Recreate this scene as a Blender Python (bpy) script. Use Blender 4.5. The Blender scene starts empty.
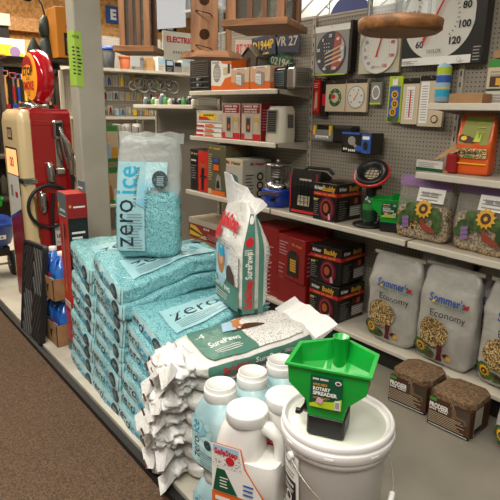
import bpy, bmesh, math, random
from math import pi, sin, cos, radians as R
from mathutils import Vector, Matrix, noise
C = bpy.context.scene
COL = C.collection
random.seed(7)

# ---------------- camera ----------------
cd = bpy.data.cameras.new('camera'); cam = bpy.data.objects.new('camera', cd); COL.objects.link(cam)
cam.matrix_world = Matrix(((0.62048139, -0.21038296, 0.75547459, 0), (0.78403985, 0.1457033, -0.60336727, 0),
                           (0.01686305, 0.96670035, 0.25535481, 1.6), (0, 0, 0, 1)))
cd.sensor_width = 36; cd.lens = 36 * 530 / 500; cd.clip_start = .02
C.camera = cam
# ---------------- world, lights, exposure ----------------
w = bpy.data.worlds.new('world'); C.world = w; w.use_nodes = True
bgn = w.node_tree.nodes['Background']; bgn.inputs[0].default_value = (1, .93, .83, 1); bgn.inputs[1].default_value = .095
def area(name, loc, size, power, col=(1, .93, .82), rot=(0, 0, 0)):
    l = bpy.data.lights.new(name, 'AREA'); l.shape = 'RECTANGLE'; l.size, l.size_y = size; l.energy = power; l.color = col
    o = bpy.data.objects.new(name, l); o.location = loc; o.rotation_euler = rot; COL.objects.link(o); return o
area('ceiling_tube_light', (-1.2, -.1, 3.1), (2.2, .3), 72, (1, .94, .86))
area('ceiling_tube_light', (.35, -.5, 2.9), (.3, 2.0), 44, (1, .95, .88))
area('ceiling_tube_light', (.3, 1.5, 3.5), (1.6, .25), 15)
area('ceiling_tube_light', (-4.2, .1, 3.5), (2.4, .25), 46)
area('ceiling_tube_light', (-5.6, 2.6, 3.6), (1.6, 1.6), 85)
area('added_roof_fill', (-3.4, 5.6, 2.45), (3, .3), 150, (1, .96, .9), (pi, 0, 0))  # unseen upward fill added behind the gondola to brighten the sloped ceiling
area('ceiling_tube_light', (-6.4, 1.2, 3.4), (1.6, .3), 75, (1, .88, .7))
C.view_settings.view_transform = 'Standard'; C.view_settings.look = 'None'
C.view_settings.exposure = 0.35; C.view_settings.gamma = 1; C.view_settings.use_curve_mapping = False

# ---------------- materials ----------------
M = {}
def srgb(h):
    if isinstance(h, str):
        h = h.lstrip('#'); c = [int(h[i:i + 2], 16) / 255 for i in (0, 2, 4)]
        return tuple(x / 12.92 if x <= .04045 else ((x + .055) / 1.055) ** 2.4 for x in c) + (1,)
    return tuple(h) + (1,) if len(h) == 3 else h
def nt(name):
    m = bpy.data.materials.new(name); m.use_nodes = True; M[name] = m
    return m, m.node_tree, m.node_tree.nodes['Principled BSDF']
def link(t, a, b): t.links.new(a, b)
def mat(name, col, rough=.5, metal=0, alpha=1, trans=0, emit=0, bump=0, bscale=30, col2=None, cscale=20, coat=0, sss=0, detail=3, cpos=(.4, .6)):
    m, t, p = nt(name)
    p.inputs['Base Color'].default_value = srgb(col); p.inputs['Roughness'].default_value = rough; p.inputs['Metallic'].default_value = metal
    p.inputs['Alpha'].default_value = alpha; p.inputs['Transmission Weight'].default_value = trans; p.inputs['Coat Weight'].default_value = coat
    if emit: p.inputs['Emission Color'].default_value = srgb(col); p.inputs['Emission Strength'].default_value = emit
    if sss: p.inputs['Subsurface Weight'].default_value = sss; p.inputs['Subsurface Radius'].default_value = (.02, .02, .02)
    if bump or col2:
        g = t.nodes.new('ShaderNodeNewGeometry')
    if col2:
        n = t.nodes.new('ShaderNodeTexNoise'); n.inputs['Scale'].default_value = cscale; n.inputs['Detail'].default_value = detail
        r = t.nodes.new('ShaderNodeValToRGB'); r.color_ramp.elements[0].position = cpos[0]; r.color_ramp.elements[1].position = cpos[1]
        r.color_ramp.elements[0].color = srgb(col); r.color_ramp.elements[1].color = srgb(col2)
        link(t, g.outputs['Position'], n.inputs['Vector']); link(t, n.outputs['Fac'], r.inputs['Fac']); link(t, r.outputs['Color'], p.inputs['Base Color'])
    if bump:
        n = t.nodes.new('ShaderNodeTexNoise'); n.inputs['Scale'].default_value = bscale; n.inputs['Detail'].default_value = 4; n.inputs['Distortion'].default_value = .6
        b = t.nodes.new('ShaderNodeBump'); b.inputs['Strength'].default_value = bump; b.inputs['Distance'].default_value = .02
        link(t, g.outputs['Position'], n.inputs['Vector']); link(t, n.outputs['Fac'], b.inputs['Height']); link(t, b.outputs['Normal'], p.inputs['Normal'])
    return m
def granular(name, cols, scale, rough=.4, bump=.4, wr=14, wb=.5):
    m, t, p = nt(name); p.inputs['Roughness'].default_value = rough
    g = t.nodes.new('ShaderNodeNewGeometry'); v = t.nodes.new('ShaderNodeTexVoronoi'); v.inputs['Scale'].default_value = scale
    s = t.nodes.new('ShaderNodeSeparateColor'); r = t.nodes.new('ShaderNodeValToRGB'); r.color_ramp.interpolation = 'CONSTANT' if len(cols) > 2 else 'LINEAR'
    e = r.color_ramp.elements
    while len(e) < len(cols): e.new(.5)
    for i, c in enumerate(cols): e[i].position = i / len(cols); e[i].color = srgb(c)
    link(t, g.outputs['Position'], v.inputs['Vector']); link(t, v.outputs['Color'], s.inputs['Color']); link(t, s.outputs['Red'], r.inputs['Fac']); link(t, r.outputs['Color'], p.inputs['Base Color'])
    n = t.nodes.new('ShaderNodeTexNoise'); n.inputs['Scale'].default_value = wr; n.inputs['Detail'].default_value = 5; n.inputs['Distortion'].default_value = 1
    link(t, g.outputs['Position'], n.inputs['Vector'])
    b = t.nodes.new('ShaderNodeBump'); b.inputs['Strength'].default_value = wb; b.inputs['Distance'].default_value = .03
    b2 = t.nodes.new('ShaderNodeBump'); b2.inputs['Strength'].default_value = bump; b2.inputs['Distance'].default_value = .004
    link(t, n.outputs['Fac'], b.inputs['Height']); link(t, v.outputs['Distance'], b2.inputs['Height']); link(t, b.outputs['Normal'], b2.inputs['Normal']); link(t, b2.outputs['Normal'], p.inputs['Normal'])
    return m
def wood(name, c1, c2, axis=2, scale=9, rough=.55):
    m, t, p = nt(name); p.inputs['Roughness'].default_value = rough
    tc = t.nodes.new('ShaderNodeTexCoord'); mp = t.nodes.new('ShaderNodeMapping'); sc = [scale] * 3; sc[axis] = scale * .08; mp.inputs['Scale'].default_value = sc
    n = t.nodes.new('ShaderNodeTexNoise'); n.inputs['Scale'].default_value = 6; n.inputs['Detail'].default_value = 5; n.inputs['Distortion'].default_value = .5
    r = t.nodes.new('ShaderNodeValToRGB'); r.color_ramp.elements[0].position = .35; r.color_ramp.elements[1].position = .65
    r.color_ramp.elements[0].color = srgb(c1); r.color_ramp.elements[1].color = srgb(c2)
    link(t, tc.outputs['Object'], mp.inputs['Vector']); link(t, mp.outputs['Vector'], n.inputs['Vector']); link(t, n.outputs['Fac'], r.inputs['Fac']); link(t, r.outputs['Color'], p.inputs['Base Color'])
def math_(t, op, a, b=None):
    n = t.nodes.new('ShaderNodeMath'); n.operation = op
    for i, x in enumerate((a, b)):
        if x is None: continue
        if isinstance(x, (int, float)): n.inputs[i].default_value = x
        else: link(t, x, n.inputs[i])
    return n.outputs[0]
def pegmat(name, col, hole, ax1='X', ax2='Z', pitch=.0254, rad=.17):
    m, t, p = nt(name); p.inputs['Roughness'].default_value = .55
    g = t.nodes.new('ShaderNodeNewGeometry'); s = t.nodes.new('ShaderNodeSeparateXYZ'); link(t, g.outputs['Position'], s.inputs[0])
    ds = []
    for a in (ax1, ax2):
        f = math_(t, 'FRACT', math_(t, 'DIVIDE', math_(t, 'ADD', s.outputs[a], 50), pitch)); d = math_(t, 'SUBTRACT', f, .5); ds.append(math_(t, 'MULTIPLY', d, d))
    q = math_(t, 'SQRT', math_(t, 'ADD', ds[0], ds[1])); k = math_(t, 'LESS_THAN', q, rad)
    mx = t.nodes.new('ShaderNodeMix'); mx.data_type = 'RGBA'; link(t, k, mx.inputs[0]); mx.inputs[6].default_value = srgb(col); mx.inputs[7].default_value = srgb(hole)
    link(t, mx.outputs[2], p.inputs['Base Color'])
def clear(name, col, a=.25, rough=.12, bump=0, bscale=20):
    m = mat(name, col, rough, alpha=a, bump=bump, bscale=bscale); return m
def stripes(name, c1, c2, scale, ax, rough=.5, duty=.5):
    m, t, p = nt(name); p.inputs['Roughness'].default_value = rough
    tc = t.nodes.new('ShaderNodeTexCoord'); s = t.nodes.new('ShaderNodeSeparateXYZ'); link(t, tc.outputs['Object'], s.inputs[0])
    f = math_(t, 'FRACT', math_(t, 'MULTIPLY', math_(t, 'ADD', s.outputs[ax], 50), scale)); k = math_(t, 'LESS_THAN', f, duty)
    mx = t.nodes.new('ShaderNodeMix'); mx.data_type = 'RGBA'; link(t, k, mx.inputs[0]); mx.inputs[6].default_value = srgb(c1); mx.inputs[7].default_value = srgb(c2)
    link(t, mx.outputs[2], p.inputs['Base Color'])

mat('floor_grey', '#7c776b', .3, col2='#8a8578', cscale=3, detail=6, cpos=(.35, .7))
mat('carpet', '#483627', .95, col2='#755c45', cscale=130, bump=.8, bscale=110, cpos=(.35, .65))
mat('dark_trim', '#1d1b1a', .6); mat('platform_white', '#c9c4b4', .5, col2='#b8b2a2', cscale=5)
mat('shelf_beige', '#b5ac9b', .45); mat('shelf_lip', '#cfc8b8', .4); mat('panel_grey', '#6d6961', .6); mat('post_grey', '#aaa696', .6, col2='#b3af9f', cscale=4)
pegmat('pegboard', '#958d7e', '#2d2822'); mat('slot_dark', '#2a2723', .6)
stripes('upright_slots', '#a8a192', '#2d2a26', 16, 'Z', duty=.45)
stripes('ceiling_ribs', '#d9d8d0', '#77736c', 3.2, 'Y', duty=.14)
mat('wall_beige', '#8b8272', .8); mat('osb', '#a5743d', .8, col2='#c8985a', cscale=16, detail=5); mat('far_dark', '#322a22', .8, col2='#4b4032', cscale=2)
wood('beam_wood', '#b98146', '#dcab6e', 0, 5); wood('cedar', '#6e4526', '#96683f', 2, 9); wood('cedar_flat', '#64401f', '#956437', 0, 9); wood('cedar_dark', '#4b2c15', '#6b4322', 2, 9)
granular('ice_granule', ['#2f8794', '#86c3c8'], 230, .24, .5, 18, .75)
granular('ice_granule_pale', ['#4c9aa0', '#98cfcf'], 230, .22, .4, 18, .8)
mat('ice_strip', '#b5dde0', .3, bump=.5, bscale=22, coat=.3); mat('ice_label', '#9dcbd1', .35, bump=.3, bscale=18)
mat('ice_leaf', '#8ac7dc', .35)
mat('navy_print', '#1d2b33', .5); mat('cyan_print', '#25a3c6', .4); mat('grey_print', '#5b6d72', .5); mat('badge_dark', '#2b3a40', .45, col2='#60757a', cscale=120, cpos=(.55, .62))
clear('clear_film', '#cfd6d2', .45, .18, .7, 18)
granular('seed_mix', ['#1e1812', '#c9a873', '#8d6636', '#e0caa0', '#4a3520', '#b98f50'], 120, .5, .5, 10, .2)
granular('seed_fine', ['#40311c', '#c9aa70', '#8d6f3a', '#d8be88', '#6b5028'], 170, .5, .5, 10, .2)
mat('white_film', '#dcdad3', .3, bump=.5, bscale=26, coat=.2); mat('white_crumple', '#e9e8e4', .35, bump=.35, bscale=40, sss=.0)
mat('film_print', '#e0ded8', .3, col2='#8e9492', cscale=150, cpos=(.56, .6)); mat('green_band', '#4d7d6d', .32, bump=.3, bscale=26)
mat('print_red', '#c3222a', .4); mat('print_white', '#e9e7e0', .45); mat('print_black', '#0f0e0e', .55); mat('print_yellow', '#e8c22e', .4); mat('print_orange', '#de6a22', .4)
mat('print_blue', '#2d58a6', .4); mat('print_green', '#3e8c3c', .4); mat('print_lime', '#b3c92c', .4); mat('print_grey', '#8f8d88', .5); mat('skin_print', '#d5a07c', .5); mat('hair_print', '#b8763a', .5)
mat('print_beige', '#cdbb9d', .5); mat('print_maroon', '#5c1720', .5); mat('print_purple', '#8d6f9d', .4); mat('print_pink', '#d9a0b0', .5); mat('print_brown', '#4b2c1a', .5); mat('print_gold', '#d5a238', .5); mat('print_sky', '#9fc0d6', .5)
mat('white_plastic', '#e6e5df', .38, sss=0, coat=.15); mat('jug_blue', '#9fc3c9', .25, bump=.05, coat=.3, col2='#b5d3d6', cscale=9); mat('cap_white', '#dedfdb', .4)
mat('bucket_white', '#e8e6e2', .38, coat=.1); mat('lid_clearish', '#c9cdc0', .22); mat('spreader_green', '#0f9a34', .3, coat=.4); mat('spreader_dark', '#0a6a24', .5); mat('black_plastic', '#161616', .35); mat('black_rubber', '#1b1b1c', .6)
mat('rubber_rib', '#45423f', .5)
mat('label_green', '#0c4f33', .4); mat('chrome', '#c5c3be', .18, metal=1); mat('steel', '#9a9892', .35, metal=.9); mat('wire', '#b3afa8', .3, metal=.7)
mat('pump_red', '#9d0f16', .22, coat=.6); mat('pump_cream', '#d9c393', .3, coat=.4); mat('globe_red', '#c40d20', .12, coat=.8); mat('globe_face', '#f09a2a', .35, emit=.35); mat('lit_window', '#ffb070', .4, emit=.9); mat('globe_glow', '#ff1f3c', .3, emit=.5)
mat('notice_green', '#a8cf4e', .6); mat('sign_white', '#d9d6cb', .6); mat('sign_blue', '#1f4f95', .5); mat('paper', '#c6cbd4', .6)
mat('card', '#9a744a', .8, col2='#a8825a', cscale=12); mat('card_dark', '#6f5236', .8); mat('washer_blue', '#1f63c2', .2, coat=.5, col2='#3a80d8', cscale=8)
mat('cardinal', '#93402c', .5); mat('petal', '#dba526', .5); mat('red_card', '#8e1619', .4, coat=.1); mat('red_bright', '#cc2a22', .35, coat=.3); mat('black_card', '#1b1614', .35, coat=.2); mat('olive_card', '#5c5a42', .45); mat('grey_card', '#7c7a72', .5); mat('light_card', '#b9b4a6', .5)
mat('beige_box', '#c9b8a2', .45); mat('orange_box', '#cf6b2a', .42); mat('pale_orange', '#dcb08c', .45); mat('ember', '#b0552a', .5); mat('ring_print', '#93303a', .45)
mat('stove_blue', '#173fa8', .25, coat=.5); mat('propane_green', '#1d4a2c', .3, coat=.4); mat('mesh_cream', '#c7bb9e', .6, bump=.3, bscale=80); mat('block_brown', '#5e4a34', .85, col2='#85694b', cscale=70, bump=.6, bscale=70)
mat('purple_band', '#8c6c97', .3, bump=.3, bscale=20); clear('bag_clear', '#b9b4a6', .35, .15, .5, 20); mat('leaf_print', '#2f4a22', .5, col2='#4f6a30', cscale=30); mat('sommer_bag', '#a9a79f', .3, bump=.4, bscale=14, col2='#b9b6ad', cscale=8, coat=.3)
mat('orange_bag', '#d7591c', .3, bump=.3, bscale=16, coat=.2); mat('olive_print', '#8f9145', .4); mat('dial_white', '#d5d2c8', .3, coat=.2); mat('flag_dark', '#3c3d45', .4); mat('flag_red', '#a35040', .4)
mat('glass', '#cfd8d6', .05, alpha=.22); mat('glass_dark', '#5c5a50', .1, alpha=.45); mat('ornament_blue', '#3c4688', .6); mat('twig', '#5c4a38', .8)
mat('terracotta', '#b05a30', .7); mat('pot_dark', '#26292b', .6); mat('pot_grey', '#77787a', .6); mat('dark_green', '#1f2c22', .5, bump=.2); mat('orange_card', '#cf8426', .5); mat('pack_white', '#c9c6bd', .5)
mat('heater_white', '#c9c4b2', .35); mat('plate_navy', '#1c2744', .4); mat('plate_white', '#b9b2a4', .5); mat('plate_green', '#1f5a3a', .4); mat('blue_bin', '#163f94', .35, coat=.3); mat('handle_wood', '#b88a4e', .5); mat('brass', '#a8873f', .3, metal=.8)

# ---------------- mesh builder ----------------
_txt = {}
def glyphs(s, bold):
    k = (s, bold)
    if k not in _txt:
        cu = bpy.data.curves.new('t', 'FONT'); cu.body = s; cu.size = 1; cu.resolution_u = 2; cu.offset = bold
        o = bpy.data.objects.new('t', cu); COL.objects.link(o)
        me = bpy.data.meshes.new_from_object(o)
        vs = [v.co.copy() for v in me.vertices]; fs = [tuple(p.vertices) for p in me.polygons]
        bpy.data.objects.remove(o); bpy.data.curves.remove(cu); bpy.data.meshes.remove(me)
        xs = [v.x for v in vs] or [0, 1]; _txt[k] = (vs, fs, min(xs), max(xs))
    return _txt[k]
FINE = {'PLUMBING', 'Expert Gardener', 'Yardworks', 'Scotts', 'NEW YORK', 'TORCH', 'AIR', 'Heater', 'HEATER', 'warm', 'Comfort', 'DANGER', 'OUTDOOR', 'Wild Bird', 'PROPANE', 'PRO', 'DEER BLOCK', 'Comfort Zone', 'OSCILLATING', 'CERAMIC HEATER', 'Suet', 'KIT', 'PUMP', 'NEW', 'LITTLE RED HEATER', 'the'}
class Fr:                      # flat frame
    def __init__(s, O, U, V, w, h): s.O = Vector(O); s.U = Vector(U).normalized(); s.V = Vector(V).normalized(); s.w = w; s.h = h; s.N = s.U.cross(s.V)
    def pt(s, u, v, l): return s.O + s.U * u + s.V * v + s.N * l
class Cf:                      # curved frame on a surface function
    def __init__(s, fn, w, h): s.fn = fn; s.w = w; s.h = h
    def pt(s, u, v, l): return s.fn(u / s.w, v / s.h, l)
class MB:
    def __init__(s): s.v = []; s.f = []; s.m = []; s.sm = []; s.k = 0
    def add(s, vs, fs, m, sm=False):
        b = len(s.v); s.v += [tuple(v) for v in vs]
        for f in fs: s.f.append(tuple(i + b for i in f)); s.m.append(m); s.sm.append(sm)
    def box(s, x0, x1, y0, y1, z0, z1, m, ch=0, rz=0, rot=None, piv=None):
        if ch:
            pts = []
            for sx in (0, 1):
                for sy in (0, 1):
                    for sz in (0, 1):
                        p = [(x0, x1)[sx], (y0, y1)[sy], (z0, z1)[sz]]; d = [ch * (1, -1)[i] for i in (sx, sy, sz)]
                        for a in range(3): q = [p[i] + (0 if i == a else d[i]) for i in range(3)]; pts.append(q)
            return s.hull(pts, m, rot, piv)
        vs = [Vector((x, y, z)) for x in (x0, x1) for y in (y0, y1) for z in (z0, z1)]
        if rot: vs = [rot @ (v - piv) + piv for v in vs]
        s.add(vs, [(0, 1, 3, 2), (4, 6, 7, 5), (0, 4, 5, 1), (2, 3, 7, 6), (0, 2, 6, 4), (1, 5, 7, 3)], m)
    def hull(s, pts, m, rot=None, piv=None):
        bm = bmesh.new()
        for p in pts: bm.verts.new(p if not rot else rot @ (Vector(p) - piv) + piv)
        bmesh.ops.convex_hull(bm, input=bm.verts); bm.verts.index_update()
        s.add([v.co.copy() for v in bm.verts], [tuple(v.index for v in f.verts) for f in bm.faces], m); bm.free()
    def ring(s, rings, m, sm=True, cap=True, close=True):
        n = len(rings[0]); vs = [p for r in rings for p in r]; fs = []
        for i in range(len(rings) - 1):
            for j in range(n if close else n - 1):
                a = i * n + j; b = i * n + (j + 1) % n; fs.append((a, b, b + n, a + n))
        s.add(vs, fs, m, sm)
        if cap:
            s.add(rings[0], [tuple(range(n))[::-1]], m); s.add(rings[-1], [tuple(range(n))], m)
    def lathe(s, prof, m, c=(0, 0, 0), seg=24, axis=2, cap=True, sx=1, sy=1):
        rs = []
        for r, z in prof:
            ring = []
            for j in range(seg):
                a = 2 * pi * j / seg; p = [r * cos(a) * sx, r * sin(a) * sy, z]
                if axis == 0: p = [p[2], p[0], p[1]]
                if axis == 1: p = [p[0], -p[2], p[1]]
                ring.append(Vector(p) + Vector(c))
            rs.append(ring)
        s.ring(rs, m, True, cap)
    def cyl(s, p0, p1, r0, m, r1=None, seg=12, cap=True, sm=True):
        p0 = Vector(p0); p1 = Vector(p1); d = (p1 - p0).normalized(); r1 = r0 if r1 is None else r1
        a = d.orthogonal().normalized(); b = d.cross(a)
        s.ring([[p + (a * cos(2 * pi * j / seg) + b * sin(2 * pi * j / seg)) * r for j in range(seg)] for p, r in ((p0, r0), (p1, r1))], m, sm, cap)
    def tube(s, pts, r, m, seg=8, closed=False):
        pts = [Vector(p) for p in pts]; n = len(pts); rs = []; a = None
        for i, p in enumerate(pts):
            d = (pts[(i + 1) % n if closed else min(i + 1, n - 1)] - pts[(i - 1) % n if closed else max(i - 1, 0)]).normalized()
            a = d.orthogonal().normalized() if a is None else (a - d * a.dot(d)).normalized(); b = d.cross(a)
            rr = r[i] if isinstance(r, (list, tuple)) else r
            rs.append([p + (a * cos(2 * pi * j / seg) + b * sin(2 * pi * j / seg)) * rr for j in range(seg)])
        if closed: rs.append(rs[0])
        s.ring(rs, m, True, not closed)
    def loft(s, secs, m, seg=28, cap=True, sm=True):     # (z, rx, ry, n, cx, cy)
        rs = []
        for (z, rx, ry, n, cx, cy) in secs:
            ring = []
            for j in range(seg):
                a = 2 * pi * j / seg; ca, sa = cos(a), sin(a); k = (abs(ca) ** n + abs(sa) ** n) ** (-1 / n)
                ring.append(Vector((cx + rx * ca * k, cy + ry * sa * k, z)))
            rs.append(ring)
        s.ring(rs, m, sm, cap)
    def poly(s, pts, m): s.add(pts, [tuple(range(len(pts)))], m)
    # decals
    def up(s, l):
        if l is not None: return l
        s.k += 1; return .0008 + .0005 * s.k
    def rect(s, fr, u0, v0, u1, v1, m, g=None, l=None):
        l = s.up(l); g = g or ((1, 1) if isinstance(fr, Fr) else (8, 6)); vs = []; fs = []
        for i in range(g[0] + 1):
            for j in range(g[1] + 1): vs.append(fr.pt((u0 + (u1 - u0) * i / g[0]) * fr.w, (v0 + (v1 - v0) * j / g[1]) * fr.h, l))
        n = g[1] + 1
        for i in range(g[0]):
            for j in range(g[1]): a = i * n + j; fs.append((a, a + n, a + n + 1, a + 1))
        s.add(vs, fs, m, not isinstance(fr, Fr))
    def fpoly(s, fr, pts, m, l=None):
        l = s.up(l); s.add([fr.pt(u * fr.w, v * fr.h, l) for u, v in pts], [tuple(range(len(pts)))], m)
    def disc(s, fr, u, v, ru, rv, m, l=None, seg=20, petals=0, rot=0):
        l = s.up(l); vs = [fr.pt(u * fr.w, v * fr.h, l)]; fs = []; nr = 1 if isinstance(fr, Fr) else 3
        for k in range(1, nr + 1):
            for j in range(seg):
                a = 2 * pi * j / seg; q = (1 if not petals else (1 if j % 2 else .72)) * k / nr; x = ru * q * cos(a); y = rv * q * sin(a)
                vs.append(fr.pt(u * fr.w + x * cos(rot) - y * sin(rot), v * fr.h + x * sin(rot) + y * cos(rot), l))
        for j in range(seg): fs.append((0, 1 + j, 1 + (j + 1) % seg))
        for k in range(nr - 1):
            for j in range(seg): a = 1 + k * seg + j; b = 1 + k * seg + (j + 1) % seg; fs.append((a, a + seg, b + seg, b))
        s.add(vs, fs, m, not isinstance(fr, Fr))
    def text(s, fr, t, u, v, size, m, al='C', rot=0, bold=.0, sx=1, l=None, width=None):
        if t in FINE:          # print too small to read in the photo: broken strokes instead of letters
            W_ = width or size * .6 * len(t); n_ = max(3, len(t)); l = s.up(l)
            for i_ in range(n_):
                if t[min(i_, len(t) - 1)] == ' ': continue
                x0_, x1_ = -W_ / 2 + W_ * i_ / n_, -W_ / 2 + W_ * (i_ + .7) / n_; dx = {'L': W_ / 2, 'C': 0, 'R': -W_ / 2}[al]
                h_ = size * (.33 if i_ % 3 else .38); ca, sa = cos(rot), sin(rot)
                q_ = [(x0_ + dx, -h_), (x1_ + dx, -h_), (x1_ + dx, h_ * .6), (x0_ + dx, h_ * .8)]
                s.add([fr.pt(u * fr.w + x * ca - y * sa, v * fr.h + x * sa + y * ca, l) for x, y in q_], [(0, 1, 2, 3)], m)
            return
        l = s.up(l); vs, fs, x0, x1 = glyphs(t, bold)
        if width: sx = width / ((x1 - x0) * size)
        off = {'L': x0, 'C': (x0 + x1) / 2, 'R': x1}[al]; ca, sa = cos(rot), sin(rot); out = []
        for p in vs:
            x = (p.x - off) * size * sx; y = (p.y - .35) * size
            out.append(fr.pt(u * fr.w + x * ca - y * sa, v * fr.h + x * sa + y * ca, l))
        s.add(out, fs, m)
    def lines(s, fr, u0, u1, v0, v1, n, m, th=.35, rag=.3, seed=1, vert=False):
        rr = random.Random(seed); l = s.up(None)
        for i in range(n):
            if vert:
                a = u0 + (u1 - u0) * i / n; b = a + (u1 - u0) / n * th; s.rect(fr, a, v0 + (v1 - v0) * rag * rr.random(), b, v1, m, g=None if isinstance(fr, Fr) else (1, 3), l=l)
            else:
                a = v1 - (v1 - v0) * (i + 1) / n; b = a + (v1 - v0) / n * th; s.rect(fr, u0, a, u1 - (u1 - u0) * rag * rr.random(), b, m, g=None if isinstance(fr, Fr) else (4, 1), l=l)
    def build(s, name, parent=None, loc=None, rz=0, bevel=0):
        me = bpy.data.meshes.new(name); me.from_pydata(s.v, [], s.f)
        names = list(dict.fromkeys(s.m))
        for n in names: me.materials.append(M[n])
        ix = {n: i for i, n in enumerate(names)}
        me.polygons.foreach_set('material_index', [ix[n] for n in s.m]); me.polygons.foreach_set('use_smooth', s.sm)
        me.update(); o = bpy.data.objects.new(name, me); COL.objects.link(o)
        if parent: o.parent = parent
        if loc: o.location = loc
        o.rotation_euler.z = rz
        return o
def thing(name, label, cat, loc=(0, 0, 0), rz=0, group=None, rx=0, ry=0):
    o = bpy.data.objects.new(name, None); o.empty_display_size = .05; COL.objects.link(o); o.location = loc; o.rotation_euler = (rx, ry, rz)
    o['label'] = label; o['category'] = cat
    if group: o['group'] = group
    return o
def tag(o, label, cat, group=None, kind=None):
    o['label'] = label; o['category'] = cat
    if group: o['group'] = group
    if kind: o['kind'] = kind
    return o
def struct(o): o['kind'] = 'structure'; return o
def faces(w, d, h):
    return dict(f=Fr((-w / 2, -d / 2, 0), (1, 0, 0), (0, 0, 1), w, h), r=Fr((w / 2, -d / 2, 0), (0, 1, 0), (0, 0, 1), d, h),
                t=Fr((-w / 2, -d / 2, h), (1, 0, 0), (0, 1, 0), w, d), l=Fr((-w / 2, d / 2, 0), (0, -1, 0), (0, 0, 1), d, h))
def ranoise(p, f, sd): return noise.noise(Vector(p) * f + Vector((sd * 3.7, sd * 1.3, sd * 2.1)))
def pillow(mb, W, L, T, m, seed=0, n=5, amp=.006, seg=(10, 14, 6), deform=None, mtop=None, pill=.22, f=9):
    """superellipsoid bag lying flat: W in X, L in Y, T in Z, base at z=0"""
    def S(p, l=0, ax=None):
        mx = max(abs(c) for c in p); nn = sum(abs(c) ** n for c in p) ** (1 / n); q = [c * mx / nn for c in p]
        z = q[2] * (1 - pill * max(abs(q[0]) ** 4, abs(q[1]) ** 4))
        v = Vector((q[0] * W / 2, q[1] * L / 2, z * T / 2 + T / 2))
        d = amp * ranoise(v, f, seed) + amp * .6 * ranoise(v, f * 2.6, seed + 5)
        nrm = Vector((q[0] ** 3 / W, q[1] ** 3 / L, q[2] ** 3 / T))
        nrm = nrm.normalized() if nrm.length > 1e-9 else Vector((0, 0, 1))
        v = v + nrm * (d * 2 + l)
        return deform(v) if deform else v
    idx = {}; vs = []; fs = []
    def vid(p):
        k = tuple(round(c, 4) for c in p)
        if k not in idx: idx[k] = len(vs); vs.append(S(p))
        return idx[k]
    for a in range(3):
        b, c = (a + 1) % 3, (a + 2) % 3
        for sg in (-1, 1):
            for i in range(seg[b]):
                for j in range(seg[c]):
                    q = []
                    for di, dj in ((0, 0), (1, 0), (1, 1), (0, 1)):
                        p = [0, 0, 0]; p[a] = sg; p[b] = -1 + 2 * (i + di) / seg[b]; p[c] = -1 + 2 * (j + dj) / seg[c]; q.append(vid(p))
                    fs.append(tuple(q) if sg > 0 else tuple(q[::-1]))
    mb.add(vs, fs, m, True)
    fr = {}
    fr['f'] = Cf(lambda u, v, l: S((u * 2 - 1, -1, v * 2 - 1), l + .0032), W, T)
    fr['r'] = Cf(lambda u, v, l: S((1, u * 2 - 1, v * 2 - 1), l + .0032), L, T)
    fr['t'] = Cf(lambda u, v, l: S((u * 2 - 1, v * 2 - 1, 1), l + .0032), W, L)
    fr['ts'] = Cf(lambda u, v, l: S((1 - v * 2, u * 2 - 1, 1), l + .0032), L, W)     # reads along +Y, top of text towards -X
    return fr

# ---------------- structure ----------------
b = MB(); b.box(-11, 3.5, .93, 9, -.1, 0, 'floor_grey'); struct(b.build('floor'))
b = MB(); b.box(-11, 3.5, -3.5, .93, -.1, .004, 'carpet'); struct(b.build('floor_carpet'))
b = MB(); b.box(-11, -1.0, .93, .965, 0, .035, 'dark_trim'); struct(b.build('trim_1'))
b = MB(); b.box(-11, -10.9, -3.5, 9, 0, 4.6, 'wall_beige'); struct(b.build('wall_left'))
b = MB(); b.box(-11, 3.5, 8.9, 9, 0, 4.6, 'wall_beige'); struct(b.build('wall_back'))
b = MB(); rr = Matrix.Rotation(R(0), 3, 'X')
b.hull([(x, y, z + t) for x in (-11, 3.5) for y, z in ((-3.5, 3.7), (3.2, 3.7)) for t in (0, .08)], 'ceiling_ribs')
struct(b.build('ceiling'))
b = MB(); b.box(-11, 3.5, 3.2, 9, 3.7, 3.78, 'ceiling_ribs'); struct(b.build('ceiling_rear'))
b = MB(); b.hull([(x, y, 3.1 + .6 * (x + 5.3) + t) for x in (-8.4, -4.32) for y in (4.75, 8.9) for t in (0, .05)], 'ceiling_ribs'); struct(b.build('ceiling_slope'))
# plywood end wall above the far aisle
b = MB(); b.box(-8.5, -8.4, .2, 8.9, 0, 3.7, 'osb'); struct(b.build('wall_plywood'))
b = MB(); b.box(-8.4, -8.25, .3, 6, 2.62, 2.8, 'beam_wood'); struct(b.build('trim_2'))
# square column
t = MB(); t.box(-3.735, -3.6, 1.385, 1.575, 0, 3.7, 'post_grey', ch=.008); struct(t.build('wall_column'))
o = bpy.data.objects['wall_column']; 
# ---------------- island platform ----------------
t = thing('display_platform', 'low off-white platform with a dark front edge under the ice melt stacks', 'platform', (0, 0, 0))
for x0, x1, y1 in ((-9, -1.3, 1.72), (-1.298, -.78, 1.27)):
    b = MB(); b.box(x0, x1, .97, y1, .012, .05, 'platform_white', ch=.003); b.build('top_board', t)
    b = MB(); b.box(x0 + .01, x1 - .01, .985, y1 - .02, 0, .012, 'dark_trim'); b.build('base', t)

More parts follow.
